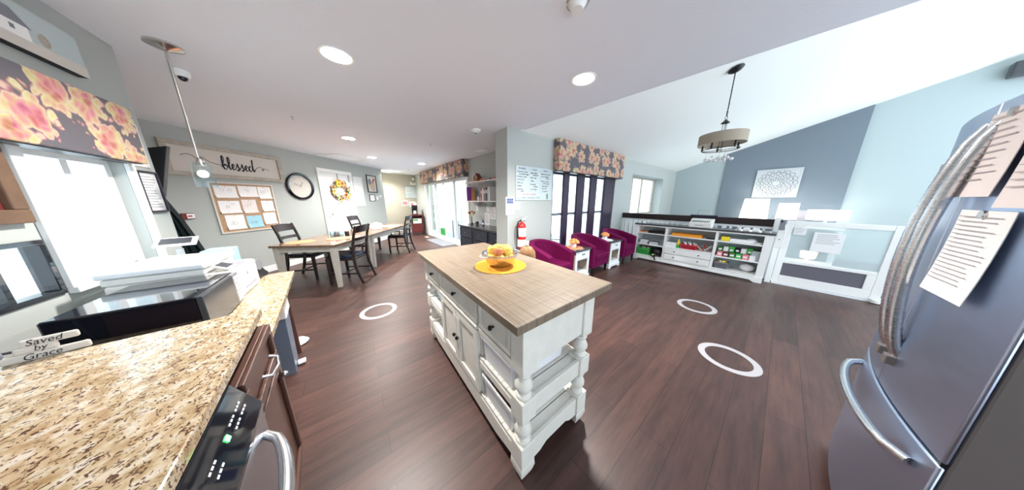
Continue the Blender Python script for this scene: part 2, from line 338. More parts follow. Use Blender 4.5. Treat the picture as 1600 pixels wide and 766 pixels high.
wall('wall_slider', SW, -.2, 7.02, 0, H, .12, 'wall', [(1.30, 4.72, 0, 2.06)])
wall('wall_window', MW, 1.95, 9.95, -.5, 2.45, .32, 'wall', [(2.98, 5.28, .02, 1.96), (6.20, 8.55, .95, 2.10)])
wall('wall_accent', AW, -2.7, 4.0, -.5, 4.6, .15, 'wallb')
a = MB(); z = lambda y: 2.45 + k * (2.62 - y)
a.xprism([(1.35, -.4), (-.89, -.4), (-.89, z(-.89) - .002), (1.35, z(1.35) - .002)], 9.76, 9.80); st(a.obj('wall_accent_panel', 'accent'), 'darker slate grey panel of the accent wall')
# baseboards
def base(name, fr, t0, t1, h=.12):
    o = MB().box(t0, t1, -.016, 0, 0, h).obj(name, 'trimw', bev=.004); o.location = (*fr.o, 0); o.rotation_euler = (0, 0, fr.rz); st(o)
base('baseboard_dining', DW, -.95, 1.38); base('baseboard_dining_far', DW, 2.42, 3.74); base('baseboard_back', BW, -.25, 1.2)
base('baseboard_slider', SW, 4.8, 7.0); base('baseboard_window', MW, 1.96, 2.96)
# kitchen windows
def window(name, fr, x0, x1, z0, z1, mull, fm, dep=.10, fw=.04, frame_out=True, label=None):
    t = bpy.data.objects.new(name, None); COL.objects.link(t); t.location = (*fr.o, 0); t.rotation_euler = (0, 0, fr.rz); t['kind'] = 'structure'
    if label: t['label'] = label
    f = MB(); y0, y1 = dep - .05, dep
    f.box(x0, x1, y0, y1, z0, z0 + fw).box(x0, x1, y0, y1, z1 - fw, z1).box(x0, x0 + fw, y0, y1, z0 + fw, z1 - fw).box(x1 - fw, x1, y0, y1, z0 + fw, z1 - fw)
    f.obj('window_frame', fm, t, bev=.003)
    for m_ in mull:
        if m_[0] == 'v': MB().box(m_[1] - fw / 2, m_[1] + fw / 2, y0 + .004, y1 - .004, z0 + fw, z1 - fw).obj('mullion', fm, t)
        else: MB().box(x0 + fw, x1 - fw, y0 + .004, y1 - .004, m_[1] - fw / 2, m_[1] + fw / 2).obj('mullion', fm, t)
    MB().box(x0 + fw * .5, x1 - fw * .5, y0 + .02, y0 + .026, z0 + fw * .5, z1 - fw * .5).obj('pane', 'glass', t)
    if frame_out:
        e = MB(); c = .055
        e.box(x0 - c, x1 + c, -.02, -.001, z1, z1 + c).box(x0 - c, x0, -.02, -.001, z0, z1).box(x1, x1 + c, -.02, -.001, z0, z1).box(x0 - c, x1 + c, -.03, -.001, z0 - .03, z0)
        e.obj('casing', 'trimw', t, bev=.003)
    if name in ('window_1', 'window_2'):
        q = .006; e = MB(); e.box(x0, x1, dep + .001, .149, z0, z0 + q).box(x0, x1, dep + .001, .149, z1 - q, z1).box(x0, x0 + q, dep + .001, .149, z0 + q, z1 - q).box(x1 - q, x1, dep + .001, .149, z0 + q, z1 - q); e.obj('added_bright_lining', 'white', t)  # white boards added inside the reveals so they catch skylight and look bright
    return t
window('window_1', KW, 2.17, 2.76, .97, 1.66, [('v', 2.48)], 'trimw', label='bright kitchen window under the floral valance')
window('window_2', KW, 1.0, 2.10, .95, 1.22, [('v', 1.9)], 'gblack', fw=.022, frame_out=False, dep=.04, label='low dark-framed window above the counter')
# big dark framed folding window with its posts
t = bpy.data.objects.new('window_3', None); COL.objects.link(t); t.location = (0, 2.65, 0); t['kind'] = 'structure'; t['label'] = 'tall window with dark posts behind the purple armchairs'
f = MB(); f.box(2.98, 5.28, .16, .24, .02, .10).box(2.98, 5.28, .16, .24, 1.90, 1.96); f.obj('window_frame', 'dcurt', t)
for x0, x1 in ((2.98, 3.02), (3.34, 3.50), (3.78, 4.02), (4.26, 4.50), (4.86, 5.28)):
    MB().box(x0, x1, .02, .07, .05, 1.94).obj('post', 'dcurt', t, bev=.004)
MB().box(2.98, 5.28, .08, .10, 1.10, 1.15).obj('rail', 'inkg', t)
MB().box(3.0, 5.26, .072, .076, .06, 1.93).obj('pane', 'glass', t)
# small recessed window past the railing
window('window_4', MW, 6.20, 8.55, .95, 2.10, [('v', 6.85), ('v', 7.55)], 'greywood', dep=.30, fw=.05, frame_out=False, label='recessed window beyond the railing')
# patio slider
t = bpy.data.objects.new('door_1', None); COL.objects.link(t); t.location = (*SW.o, 0); t.rotation_euler = (0, 0, SW.rz); t['kind'] = 'structure'; t['label'] = 'white framed sliding glass patio door'
f = MB(); c = .09
f.box(1.28, 1.38, -.03, .12, 0, 2.08).box(4.64, 4.74, -.03, .12, 0, 2.08).box(1.38, 4.64, -.03, .12, 2.02, 2.08).box(1.38, 4.64, -.02, .12, 0, .05); f.obj('door_frame', 'white', t, bev=.004)
for i, (x0, x1, yy) in enumerate(((1.38, 2.28, .06), (2.16, 3.0, .02), (2.9, 3.75, .02), (3.70, 4.64, .06))):
    p = MB(); s_ = .07; p.box(x0, x0 + s_, yy, yy + .035, .05, 2.02).box(x1 - s_, x1, yy, yy + .035, .05, 2.02).box(x0 + s_, x1 - s_, yy, yy + .035, .05, .15).box(x0 + s_, x1 - s_, yy, yy + .035, 1.95, 2.02)
    d = p.obj('door_panel', 'white', t, bev=.003); MB().box(x0 + s_, x1 - s_, yy + .014, yy + .02, .15, 1.95).obj('pane', 'glass', d)
# wreath door
t = bpy.data.objects.new('door_2', None); COL.objects.link(t); t.location = (*DW.o, 0); t.rotation_euler = (0, 0, DW.rz); t['kind'] = 'structure'; t['label'] = 'white door with the autumn wreath'
f = MB(); f.box(1.40, 1.48, -.03, -.001, 0, 2.09).box(2.33, 2.41, -.03, -.001, 0, 2.09).box(1.40, 2.41, -.03, -.001, 2.09, 2.18); f.obj('door_frame', 'white', t, bev=.004)
MB().box(1.485, 2.325, -.018, .03, .01, 2.085).obj('door_leaf', 'white', t, bev=.003)
for zz in ((.2, .95), (1.1, 1.95)):
    for xx in ((1.60, 1.86), (1.95, 2.21)):
        e = MB(); (xa, xb), (za, zb) = xx, zz
        e.box(xa, xb, -.024, -.019, za, za + .02).box(xa, xb, -.024, -.019, zb - .02, zb).box(xa, xa + .02, -.024, -.019, za, zb).box(xb - .02, xb, -.024, -.019, za, zb); e.obj('moulding', 'white', t)
h = MB(); h.tube([(1.55, -.02, 1.05), (1.55, -.07, 1.05)], .012, 10); h.sph((1.55, -.085, 1.05), .03); h.obj('door_handle', 'chrome', t, smooth=True)
for xx in (1.93, 2.28): MB().box(xx, xx + .012, -.032, -.02, 1.9, 2.09).obj('hanging_strap', 'inkg', t)

# outside
o = MB().box(2.75, 14, 3.3, 16, -.2, -.06).obj('ground', 'patio'); st(o, 'pale patio outside')

# ================================================================ ISLAND
isl = thing('kitchen_island', 'white distressed kitchen island with weathered oak top and turned corner posts', 'kitchen island', (0, 0, 0))
b = MB(); b.box(.445, 1.175, .545, 2.06, .878, .92); b.obj('tabletop', 'islandtop', isl, bev=.005)
PX, PY = (.535, .98), (.605, 1.99); hw = .044
for x in PX:
    for y in PY:
        b = MB(); b.box(x - hw, x + hw, y - hw, y + hw, .64, .878)
        b.lathe([(.030, .642), (.026, .63), (.036, .622), (.036, .612), (.024, .60), (.034, .585), (.043, .565), (.043, .55), (.030, .525), (.026, .515), (.038, .508), (.038, .498), (.03, .49)], (x, y, 0), 20)
        b.box(x - hw, x + hw, y - hw, y + hw, .375, .495)
        b.lathe([(.030, .378), (.038, .368), (.038, .358), (.024, .345), (.036, .325), (.043, .305), (.043, .29), (.028, .262), (.026, .25), (.038, .242), (.038, .232), (.03, .224)], (x, y, 0), 20)
        b.box(x - hw, x + hw, y - hw, y + hw, .10, .23)
        b.loft([[(x + sx * q, y + sy * q, zz) for sx, sy in ((-1, -1), (1, -1), (1, 1), (-1, 1))] for q, zz in ((.044, .10), (.046, .07), (.038, .035), (.030, .012))])
        b.obj('post', 'dist', isl, bev=.004, smooth=True)
# core cabinet between y .97 and 1.63
b = MB(); b.box(.515, 1.0, .97, 1.63, .10, .876); b.obj('cabinet_body', 'dist', isl, bev=.003)
for (y0, y1) in ((.649, .97), (1.63, 1.946)):
    for zt in (.475, .205):
        b = MB(); yy = y0
        n = 7
        for i in range(n):
            b.box(.50, 1.015, y0 + (y1 - y0) * i / n + .001, y0 + (y1 - y0) * (i + 1) / n - .001, zt - .025, zt)
        b.obj('shelf', 'dist', isl, bev=.002)
# front/back rails
b = MB()
for x in (.497, 1.0):
    b.box(x, x + .022, .649, .97, .855, .876).box(x, x + .022, 1.63, 1.946, .855, .876)
    b.box(x, x + .022, .649, .97, .405, .45).box(x, x + .022, 1.63, 1.946, .405, .45)
    b.box(x, x + .022, .649, .97, .64, .672).box(x, x + .022, 1.63, 1.946, .64, .672)
    b.xprism([(.649, .18), (1.946, .18), (1.946, .10), (1.88, .09), (1.80, .075), (.80, .075), (.72, .09), (.649, .10)], x, x + .022)
for y in (.572, 2.0):
    b.box(.579, .936, y, y + .022, .66, .876); b.box(.579, .936, y, y + .022, .385, .485)
    b.yprism([(.579, .215), (.936, .215), (.936, .09), (.88, .095), (.84, .12), (.68, .12), (.63, .095), (.579, .09)], y, y + .022)
b.obj('rail', 'dist', isl, bev=.003)
for a_ in (.594, 1.935):
    for c_ in (.45, .18): MB().box(.519, .996, a_, a_ + .065, c_, c_ + .025).obj('end_board', 'dist', isl, bev=.003)
def knob(p, par, nx=-1):
    k_ = MB(); k_.tube([(p[0], p[1], p[2]), (p[0] + nx * .014, p[1], p[2])], .006, 10)
    k_.sph((p[0] + nx * .022, p[1], p[2]), .014, 12, (.8, 1, 1)); k_.obj('knob', 'knob', par, smooth=True)
for (y0, y1) in ((.655, .955), (.985, 1.615), (1.645, 1.94)):
    b = MB(); b.box(.500, .515, y0, y1, .69, .85)
    b.box(.492, .5005, y0, y1, .69, .713).box(.492, .5005, y0, y1, .827, .85).box(.492, .5005, y0, y0 + .023, .713, .827).box(.492, .5005, y1 - .023, y1, .713, .827)
    d = b.obj('drawer', 'dist', isl, bev=.003); knob((.50, (y0 + y1) / 2, .765), d)
b = MB(); b.box(.488, .514, .98, 1.62, .655, .675); b.obj('trim_strip', 'dist', isl, bev=.003)
for (y0, y1, ky) in ((.985, 1.297, 1.275), (1.303, 1.615, 1.325)):
    b = MB(); b.box(.503, .515, y0, y1, .20, .64); q = .05
    b.box(.492, .5035, y0, y1, .20, .25).box(.492, .5035, y0, y1, .59, .64).box(.492, .5035, y0, y0 + q, .25, .59).box(.492, .5035, y1 - q, y1, .25, .59)
    d = b.obj('door', 'dist', isl, bev=.003); knob((.50, ky, .43), d)
for x, y in ((.56, 1.95), (.95, 1.95), (.56, .68), (.95, .68)):
    b = MB(); b.tube([(x - .012, y, .026), (x + .012, y, .026)], .026, 14); b.box(x - .008, x + .008, y - .008, y + .008, .03, .09); b.obj('caster', 'black', isl, smooth=True)
# bins on the island shelves
def bin_(loc, lx, ly, h, label, fill=None, m='plastic', handle=True):
    t = thing('storage_bin', label, 'bin', loc, 0, 'plastic bins on the island shelves')
    b = MB(); e = .006; T = .012
    R = [[(sx * (lx / 2 - .012), sy * (ly / 2 - .012), 0) for sx, sy in ((-1, -1), (1, -1), (1, 1), (-1, 1))], [(sx * lx / 2, sy * ly / 2, h) for sx, sy in ((-1, -1), (1, -1), (1, 1), (-1, 1))],
         [(sx * (lx / 2 - e), sy * (ly / 2 - e), h) for sx, sy in ((-1, -1), (1, -1), (1, 1), (-1, 1))], [(sx * (lx / 2 - .018), sy * (ly / 2 - .018), .006) for sx, sy in ((-1, -1), (1, -1), (1, 1), (-1, 1))]]
    b.loft(R); b.obj('tub', m, t, bev=.003)
    r = MB(); q = .007
    r.box(-lx / 2 - q, lx / 2 + q, -ly / 2 - q, -ly / 2, h - .012, h + .003).box(-lx / 2 - q, lx / 2 + q, ly / 2, ly / 2 + q, h - .012, h + .003).box(-lx / 2 - q, -lx / 2, -ly / 2, ly / 2, h - .012, h + .003).box(lx / 2, lx / 2 + q, -ly / 2, ly / 2, h - .012, h + .003); r.obj('rim', m, t)
    return t
bin_((.705, .802, .478), .40, .28, .155, 'frosted bin of white cloths on the near upper island shelf')
bin_((.705, .802, .208), .40, .28, .155, 'perforated white bin of red fruit on the near lower island shelf', m='paper')
for i in range(3):
    o = MB().box(-.14, .14, -.09, .09, 0, .022).obj('folded_cloth', 'paper', bev=.01); tag(o, 'white folded cloth stacked in the frosted island bin', 'cloth', 'cloths in the frosted bin', (.70, .79 + .01 * i, .487 + i * .026), .05 * i)
for i, (x, y) in enumerate(((.58, .72), (.58, .81), (.58, .89), (.67, .75), (.67, .84), (.76, .79))):
    o = MB().sph((0, 0, .040), .039, 14, (1, 1, .95)).obj('apple', 'appler', smooth=True); tag(o, 'red apple in the white bin on the near lower island shelf', 'fruit', 'red apples in the lower bin', (x, y, .217))
def carton(loc, d, body, label, kind='carton', rz=0., print_m='pink', grp=None):
    t = thing(kind, label, 'box', loc, rz, grp)
    MB().box(-d[0] / 2, d[0] / 2, -d[1] / 2, d[1] / 2, 0, d[2]).obj('carton_body', body, t, bev=.004)
    MB().box(-d[0] / 2 - .0015, -d[0] / 2 - .0003, -d[1] * .35, d[1] * .35, d[2] * .25, d[2] * .8).obj('printed_panel', print_m, t)
    return t
carton((.66, 1.73, .475), (.20, .13, .14), 'paper', 'white box with a purple and red print on the far upper island shelf', print_m='inkb')
carton((.66, 1.87, .475), (.20, .10, .12), 'teal', 'pale blue box on the far upper island shelf', print_m='paper')
carton((.66, 1.76, .205), (.20, .16, .12), 'paper', 'white box with a dark print on the far lower island shelf', print_m='ink')
# placemat, bowl, apples
cx0, cy0 = .835, 1.225
o = MB().lathe([(.0, 0), (.19, 0), (.192, .003), (.19, .005), (.0, .005)], n=48).obj('placemat', 'orange', smooth=True); tag(o, 'round orange felt placemat under the steel bowl on the island', 'placemat', loc=(cx0, cy0, .920))
bw = thing('mixing_bowl', 'stainless steel bowl of yellow and red apples on the island', 'bowl', (cx0, cy0, .926))
b = MB(); b.lathe([(.002, 0), (.065, 0), (.085, .008), (.108, .035), (.122, .07), (.128, .09), (.137, .093), (.137, .096), (.126, .094), (.118, .07), (.104, .037), (.08, .012), (.002, .006)], n=40); b.obj('bowl_body', 'steelb', bw, smooth=True)
h = MB()
for s_ in (-1, 1): h.tube([(s_ * .13, -.035, .088), (s_ * .16, -.03, .086), (s_ * .165, 0, .085), (s_ * .16, .03, .086), (s_ * .13, .035, .088)], .004, 8)
h.obj('handle', 'steelb', bw, smooth=True)
k_ = 0
for ring_n, rr, zz in ((6, .070, .062), (1, 0, .058), (5, .060, .112), (1, 0, .122)):
    for i in range(ring_n):
        a = 2 * PI * i / ring_n + .4 + zz * 9; red = (k_ % 4 == 1)
        t = thing('apple', ('red and orange apple' if red else 'pale yellow apple') + ' heaped in the steel bowl on the island', 'fruit', (cx0 + rr * math.cos(a), cy0 + rr * math.sin(a), .926 + zz), random.random() * 6, 'red apples in the steel bowl' if red else 'yellow apples in the steel bowl')
        q = MB(); q.lathe([(.002, -.028), (.014, -.033), (.026, -.027), (.036, -.008), (.037, .008), (.030, .026), (.016, .033), (.006, .028), (.001, .024)], n=18); q.obj('flesh', 'appler' if red else 'apple', t, smooth=True)
        q = MB(); q.tube([(0, 0, .024), (.003, 0, .036), (.008, .002, .044)], .0016, 6); q.obj('stem', 'brownwood', t); k_ += 1

# ================================================================ KITCHEN COUNTER RUN
def cf(x, y, z): # local counter frame -> world handled by parent
    return (x, y, z)
def cthing(name, label, cat): return thing(name, label, cat, (*CF.o, 0), CF.rz)
b = MB(); b.box(-2.2, .815, 0, .80, .885, .92)
o = b.obj('worktop', 'granite', bev=.004); tag(o, 'speckled granite kitchen worktop running along the window wall', 'worktop', loc=(*CF.o, 0), rz=CF.rz)
dk = thing('desk_counter', 'lower speckled granite desk counter holding the printer', 'desk', (*CF.o, 0), CF.rz)
b = MB(); b.prism([(.825, .0), (2.13, .0), (2.16, .62), (.825, .70)], .727, .76); b.obj('desk_top', 'granite', dk, bev=.004)
b = MB(); b.box(1.98, 2.02, .06, .62, 0, .726).box(.90, 1.98, .55, .57, .08, .726); b.obj('desk_panel', 'cherry', dk, bev=.003)
dw = cthing('dishwasher', 'stainless steel dishwasher with slanted black control panel under the worktop', 'dishwasher')
b = MB(); b.box(-.28, .318, .03, .60, .10, .875); b.obj('body', 'mgrey', dw)
b = MB(); b.xprism([(.03, .884), (-.002, .884), (-.048, .79), (-.048, .775), (.03, .775)], -.28, .32); cp = b.obj('control_panel', 'gblack', dw, bev=.002)
b = MB(); b.box(-.28, .32, -.045, .028, .11, .772); b.obj('door', 'steelg', dw, bev=.006)
b = MB(); b.tube([(-.235 + .5 * i / 14, -.048 - .062 * math.sin(PI * i / 14) ** .55, .715) for i in range(15)], [.011 + .004 * math.sin(PI * i / 14) for i in range(15)], 12); b.obj('handle', 'steelb', dw, smooth=True)
nrm = Vector((0, -.094, .046)).normalized()
def onpanel(xx, u): # u 0..1 down the slant
    return Vector((xx, -.002 - .046 * u, .884 - .094 * u)) + nrm * .0015
for gx, gm in ((.27, 'paper'), (.22, 'paper'), (.155, 'led'), (.09, 'paper'), (.02, 'paper'), (-.05, 'paper'), (-.12, 'led'), (-.2, 'paper')):
    for rr in ((.38, .55) if gm == 'paper' else (.45,)):
        for kx in ((0, .014, .028) if gm == 'paper' else (0,)):
            c = onpanel(gx - kx, rr); MB().cbox(c, (.009 if gm == 'paper' else .016, .001, .004 if gm == 'paper' else .012), (math.atan2(.046, .094) * -1, 0, 0)).obj('button', gm, cp)
cab = cthing('base_cabinet', 'dark cherry base cabinet with drawer beside the dishwasher', 'cabinet')
b = MB(); b.box(.335, .80, .02, .60, .10, .872); b.box(.335, .80, .08, .60, 0, .10); b.obj('body', 'cherry', cab, bev=.003)
def panel_front(x0, x1, z0, z1, par, name):
    b = MB(); b.box(x0, x1, -.004, .018, z0, z1); q = .035
    b.box(x0, x1, -.018, -.004, z0, z0 + q).box(x0, x1, -.018, -.004, z1 - q, z1).box(x0, x0 + q, -.018, -.004, z0 + q, z1 - q).box(x1 - q, x1, -.018, -.004, z0 + q, z1 - q)
    return b.obj(name, 'cherry', par, bev=.004)
d = panel_front(.35, .785, .68, .85, cab, 'drawer')
MB().tube([(.50, -.018, .765), (.505, -.042, .755), (.57, -.05, .752), (.635, -.042, .755), (.64, -.018, .765)], .006, 10).obj('handle', 'steelb', d, smooth=True)
d = panel_front(.35, .785, .13, .66, cab, 'door'); knob_m = MB(); knob_m.sph((.74, -.03, .6), .013); knob_m.obj('knob', 'steelb', d, smooth=True)
# ================================================================ ON THE COUNTER
mw = thing('microwave_oven', 'black countertop microwave with silver-buttoned front beside the white printer', 'microwave', (-.64, 1.84, .76), math.radians(2))
b = MB(); b.box(-.34, -.002, -.235, .215, .012, .198); b.obj('casing', 'gblack', mw, bev=.006)
b = MB(); b.box(-.002, .018, -.235, .125, .014, .196); b.obj('door', 'screen', mw, bev=.004)
b = MB(); b.box(-.002, .016, .128, .215, .014, .196); cp = b.obj('control_panel', 'mgrey', mw, bev=.003)
for r_ in range(7): MB().box(.016, .018, .140, .168, .025 + r_ * .023, .040 + r_ * .023).obj('button', 'paper', cp); MB().box(.016, .018, .176, .204, .025 + r_ * .023, .040 + r_ * .023).obj('button', 'paper', cp)
for x in (-.30, -.05):
    for y in (-.19, .17): MB().cyl(.012, 0, .013, (x, y, 0)).obj('foot', 'black', mw)
pr_ = thing('printer', 'large white laser printer on the desk counter', 'printer', (-.65, 2.26, .76))
b = MB(); b.box(-.42, 0, -.20, .20, 0, .20); b.obj('body', 'bplastic', pr_, bev=.018, seg=3)
b = MB(); b.box(-.42, -.10, -.20, .19, .20, .235); b.obj('scanner_deck', 'bplastic', pr_, bev=.006)
b = MB(); b.box(-.43, -.09, -.21, .21, .238, .275); b.obj('scanner_lid', 'trimw', pr_, bev=.01)
b = MB(); b.box(-.09, -.02, -.06, .10, .198, .204); b.obj('paper_slot', 'inkg', pr_)
cp = MB(); cp.cbox((-.05, -.12, .225), (.075, .12, .012), (0, math.radians(25), 0)); cpo = cp.obj('control_panel', 'bplastic', pr_, bev=.004)
MB().cbox((-.048, -.12, .233), (.05, .09, .003), (0, math.radians(25), 0)).obj('touchscreen', 'screen', cpo)
MB().box(.0, .002, -.08, .12, .045, .052).obj('tray_grip', 'inkg', pr_)
MB().box(.0, .0015, -.005, .010, .125, .145).obj('power_button', 'inkg', pr_)
tb = thing('tablet_stand', 'white framed tablet tilted on its stand behind the printer', 'tablet', (-1.02, 2.60, .76), math.radians(10))
b = MB(); b.box(-.06, .06, -.05, .05, 0, .02).box(-.015, .015, .0, .02, .02, .30); b.obj('stand', 'trimw', tb, bev=.004)
b = MB(); b.cbox((0, 0, .35), (.17, .13, .010), (math.radians(20), 0, 0)); t_ = b.obj('tablet_frame', 'white', tb, bev=.005)
b = MB(); b.cbox((0, -.0025, .3575), (.125, .085, .002), (math.radians(20), 0, 0)); b.obj('display', 'screen', t_)
bx = carton((-.88, 2.70, .76), (.14, .16, .26), 'teal', 'pale blue box standing on the desk behind the printer', print_m='paper')
ds = thing('tape_dispenser', 'black tape dispenser beside the pale blue box on the desk', 'tape dispenser', (-.70, 2.60, .76), 1.4)
b = MB(); b.yprism([(-.09, 0), (.09, 0), (.09, .03), (.06, .05), (.0, .12), (-.06, .12), (-.09, .05)], -.03, .03); b.obj('base', 'black', ds, bev=.006)
b = MB(); b.tube([(-.02, -.036, .12), (-.02, .036, .12)], .045, 20); b.obj('tape_roll', 'mgrey', ds, smooth=True)
# cut-out sign "Saved by Grace"
sg = thing('cutout_sign', 'white cutout lettered block sign on the granite worktop', 'sign', (-.815, 1.335, .92), math.radians(14)); sg.scale = (.48, .5, .58)
b = MB()
for x0, x1, z0, z1 in ((-.06, .11, .075, .115), (-.085, .04, .04, .078), (-.13, .13, 0, .042)): b.box(x0, x1, -.012, .012, z0, z1)
b.obj('board', 'cream', sg, bev=.011, seg=3)
text_obj('Saved', .045, 'lettering', 'ink', sg, WT(-.045, .083, -.0125), shear=.3); text_obj('by', .04, 'lettering', 'ink', sg, WT(-.03, .05, -.0125), shear=.3); text_obj('Grace', .045, 'lettering', 'ink', sg, WT(-.07, .008, -.0125), shear=.3)
b = MB(); b.tube([(-.15 + .03 * math.cos(a), -.002, .06 + .03 * math.sin(a)) for a in [PI * i / 8 for i in range(17)]], .012, 8); b.obj('round_flourish', 'inkg', sg, smooth=True)
sp = thing('speaker_box', 'dark grey rounded box at the left end of the worktop', 'speaker', (-1.03, 1.33, .92), .3)
b = MB(); b.box(-.06, .06, -.06, .06, 0, .10); b.obj('casing', 'screen', sp, bev=.02, seg=3); b = MB(); b.cyl(.04, .1, .103); b.obj('top_grille', 'mgrey', sp)
pw = MB(); pw.tube([(-.86, 1.62, .83), (-.95, 1.5, .90), (-.99, 1.42, .926), (-1.0, 1.30, .926), (-1.05, 1.15, .926)], .004, 8); tag(pw.obj('power_cord', 'ink', smooth=True), 'black power cord running from the microwave over the worktop', 'cord')
# bin and things by the desk
tc = thing('trash_can', 'slim blue-grey pedal bin with white liner beside the desk counter', 'trash can', (-.63, 2.33, 0), .1)
b = MB(); b.loft([[(sx * q, sy * q * 1.25, zz) for sx, sy in ((-1, -1), (1, -1), (1, 1), (-1, 1))] for q, zz in ((.085, 0), (.10, .60), (.094, .60), (.08, .01))]); b.obj('body', 'bin', tc, bev=.004)
b = MB(); b.loft([[(sx * q, sy * q * 1.25, zz) for sx, sy in ((-1, -1), (1, -1), (1, 1), (-1, 1))] for q, zz in ((.108, .50), (.107, .61), (.09, .615), (.088, .5))]); b.obj('liner', 'paper', tc, bev=.004)
b = MB(); b.box(.09, .14, -.03, .03, .015, .035); b.obj('pedal', 'trimw', tc, bev=.006)
rs = MB(); rs.lathe([(.002, 0), (.07, 0), (.085, .015), (.06, .04), (.02, .05), (.002, .05)], n=24); tag(rs.obj('door_stop', 'bplastic', smooth=True), 'small cream domed doorstop on the floor past the desk counter', 'doorstop', loc=(-.60, 2.73, 0))

# ================================================================ KITCHEN WALL
vl = thing('window_valance', 'large floral box valance over the kitchen window', 'valance', (*KW.o, 0), KW.rz)
MB().box(1.0, 2.755, -.10, -.001, 1.645, 1.99).obj('fabric_box', 'floral', vl, bev=.006)
MB().box(1.02, 2.735, -.085, -.001, 1.64, 1.644).obj('backing_board', 'black', vl)
vp = thing('hanging_poster', 'white sheet hanging behind the right end of the kitchen valance', 'poster', KW.at(2.90, 1.64), KW.rz)
MB().box(-.10, .10, -.006, -.001, 0, .30).obj('sheet', 'paper', vp); MB().box(-.08, .03, -.0075, -.0062, .20, .24).obj('print', 'inkg', vp)
fr = thing('framed_schedule', 'dark framed white list on the kitchen wall beside the window', 'picture frame', KW.at(2.92, 1.31), KW.rz)
def frame_mesh(w_, h_, bw_, d=.018):
    b = MB(); b.box(-w_ / 2, w_ / 2, -d, -.001, 0, bw_).box(-w_ / 2, w_ / 2, -d, -.001, h_ - bw_, h_).box(-w_ / 2, -w_ / 2 + bw_, -d, -.001, bw_, h_ - bw_).box(w_ / 2 - bw_, w_ / 2, -d, -.001, bw_, h_ - bw_); return b
def lines(par, x0, x1, z0, z1, n, m='inkg', y=-.010, h=.004, jag=.35, name='printed_line'):
    b = MB()
    for i in range(n):
        zz = z1 - (z1 - z0) * (i + .5) / n; e = x1 - random.random() * jag * (x1 - x0)
        b.box(x0, e, y - .0008, y, zz - h / 2, zz + h / 2)
    return b.obj('printed_lines', m, par)
frame_mesh(.20, .30, .014).obj('frame', 'ink', fr, bev=.002); MB().box(-.09, .09, -.008, -.002, .01, .29).obj('sheet', 'paper', fr); lines(fr, -.07, .07, .03, .27, 12, y=-.0085)
bp = thing('barn_canvas', 'canvas print of a grey barn above the kitchen valance', 'painting', KW.at(2.30, 2.11), KW.rz)
MB().box(-.50, .37, -.035, -.001, .0, .21).obj('canvas_edge', 'ink', bp); MB().box(-.50, .37, -.037, -.0351, .0, .21).obj('canvas_sky', 'wbd', bp)
MB().box(-.50, .37, -.0385, -.0371, .0, .055).obj('painted_field', 'cream', bp)
b = MB(); b.yprism([(-.30, .05), (.10, .05), (.10, .11), (-.30, .11)], -.0395, -.0386); b.obj('painted_barn', 'paper', bp); b = MB(); b.yprism([(-.32, .11), (.12, .11), (.05, .17), (-.25, .17)], -.0395, -.0386); b.obj('painted_roof', 'inkg', bp)
b = MB()
for xx in (-.22, -.14, -.06, .02): b.box(xx, xx + .02, -.0402, -.0396, .075, .095)
b.obj('painted_windows', 'inkg', bp)
b = MB(); b.sph((.17, -.037, .09), .03, 10, (1, .05, 1)); b.obj('painted_tree', 'greywood', bp)
wf = thing('rustic_frame', 'rustic brown wooden frame on the kitchen wall under the valance', 'picture frame', KW.at(1.68, 1.30), KW.rz)
frame_mesh(.80, .36, .06, .03).obj('frame', 'brownwood', wf, bev=.005); MB().box(-.35, .35, -.010, -.002, .05, .31).obj('picture', 'maroon', wf)
b = MB(); b.box(.20, .30, -.012, -.0105, .06, .15); b.obj('painted_patch', 'paper', wf)
# black cloths hanging past the wall end
def drape(name, label, loc, w_, h_, top_skew, m, rz, grp=None):
    t = thing(name, label, 'cloth', loc, rz); b = MB(); n = 18; R = []
    for i in range(9):
        f_ = i / 8; ring = []
        for j in range(n): ring.append((-w_ / 2 + w_ * j / (n - 1), -.03 * math.sin(j * 1.5) * (1 - f_ * .4) - .02, f_ * (h_ + top_skew * (j / (n - 1) - .5)) ))
        back = [(x, y + .012, z_) for x, y, z_ in reversed(ring)]
        R.append(ring + back)
    b.loft(R); b.obj('cloth', m, t, smooth=True); c = MB(); c.tube([(-w_ / 2, 0, h_ - top_skew / 2 - .01), (w_ / 2, 0, h_ + top_skew / 2 - .01)], .006, 8); c.obj('hanging_rail', 'ink', t); return t
tv = thing('wall_panel', 'black tapering panel mounted past the end of the kitchen wall', 'panel', (0, 3.36, 0))
b = MB(); b.yprism([(-1.33, 1.42), (-1.30, 1.43), (-1.195, 1.86), (-1.33, 1.82)], -.02, .03); b.obj('panel', 'black', tv, bev=.003)
MB().yprism([(-1.325, 1.5), (-1.295, 1.5), (-1.295, 1.6), (-1.325, 1.6)], .031, .06).obj('wall_bracket', 'mgrey', tv)
cloak = thing('hanging_coat', 'dark green-black coat hanging below the black panel past the kitchen wall', 'coat', (0, 3.42, 0))
R = []
for z_, xr in ((.55, -1.17), (.75, -1.185), (.93, -1.205), (1.08, -1.235), (1.22, -1.265), (1.34, -1.30), (1.41, -1.325)):
    xl = -1.345; ring = [(xl + (xr - xl) * j / 11, -.05 - .012 * math.sin(j * 1.9), z_) for j in range(12)]; R.append(ring + [(x, y + .07, z2) for x, y, z2 in reversed(ring)])
b = MB(); b.loft(R); b.obj('coat_body', 'dgreen', cloak, smooth=True)
b = MB(); b.tube([(-1.335, -.02, 1.40), (-1.335, -.02, 1.44), (-1.32, -.02, 1.445)], .005, 8); b.obj('hook', 'chrome', cloak)

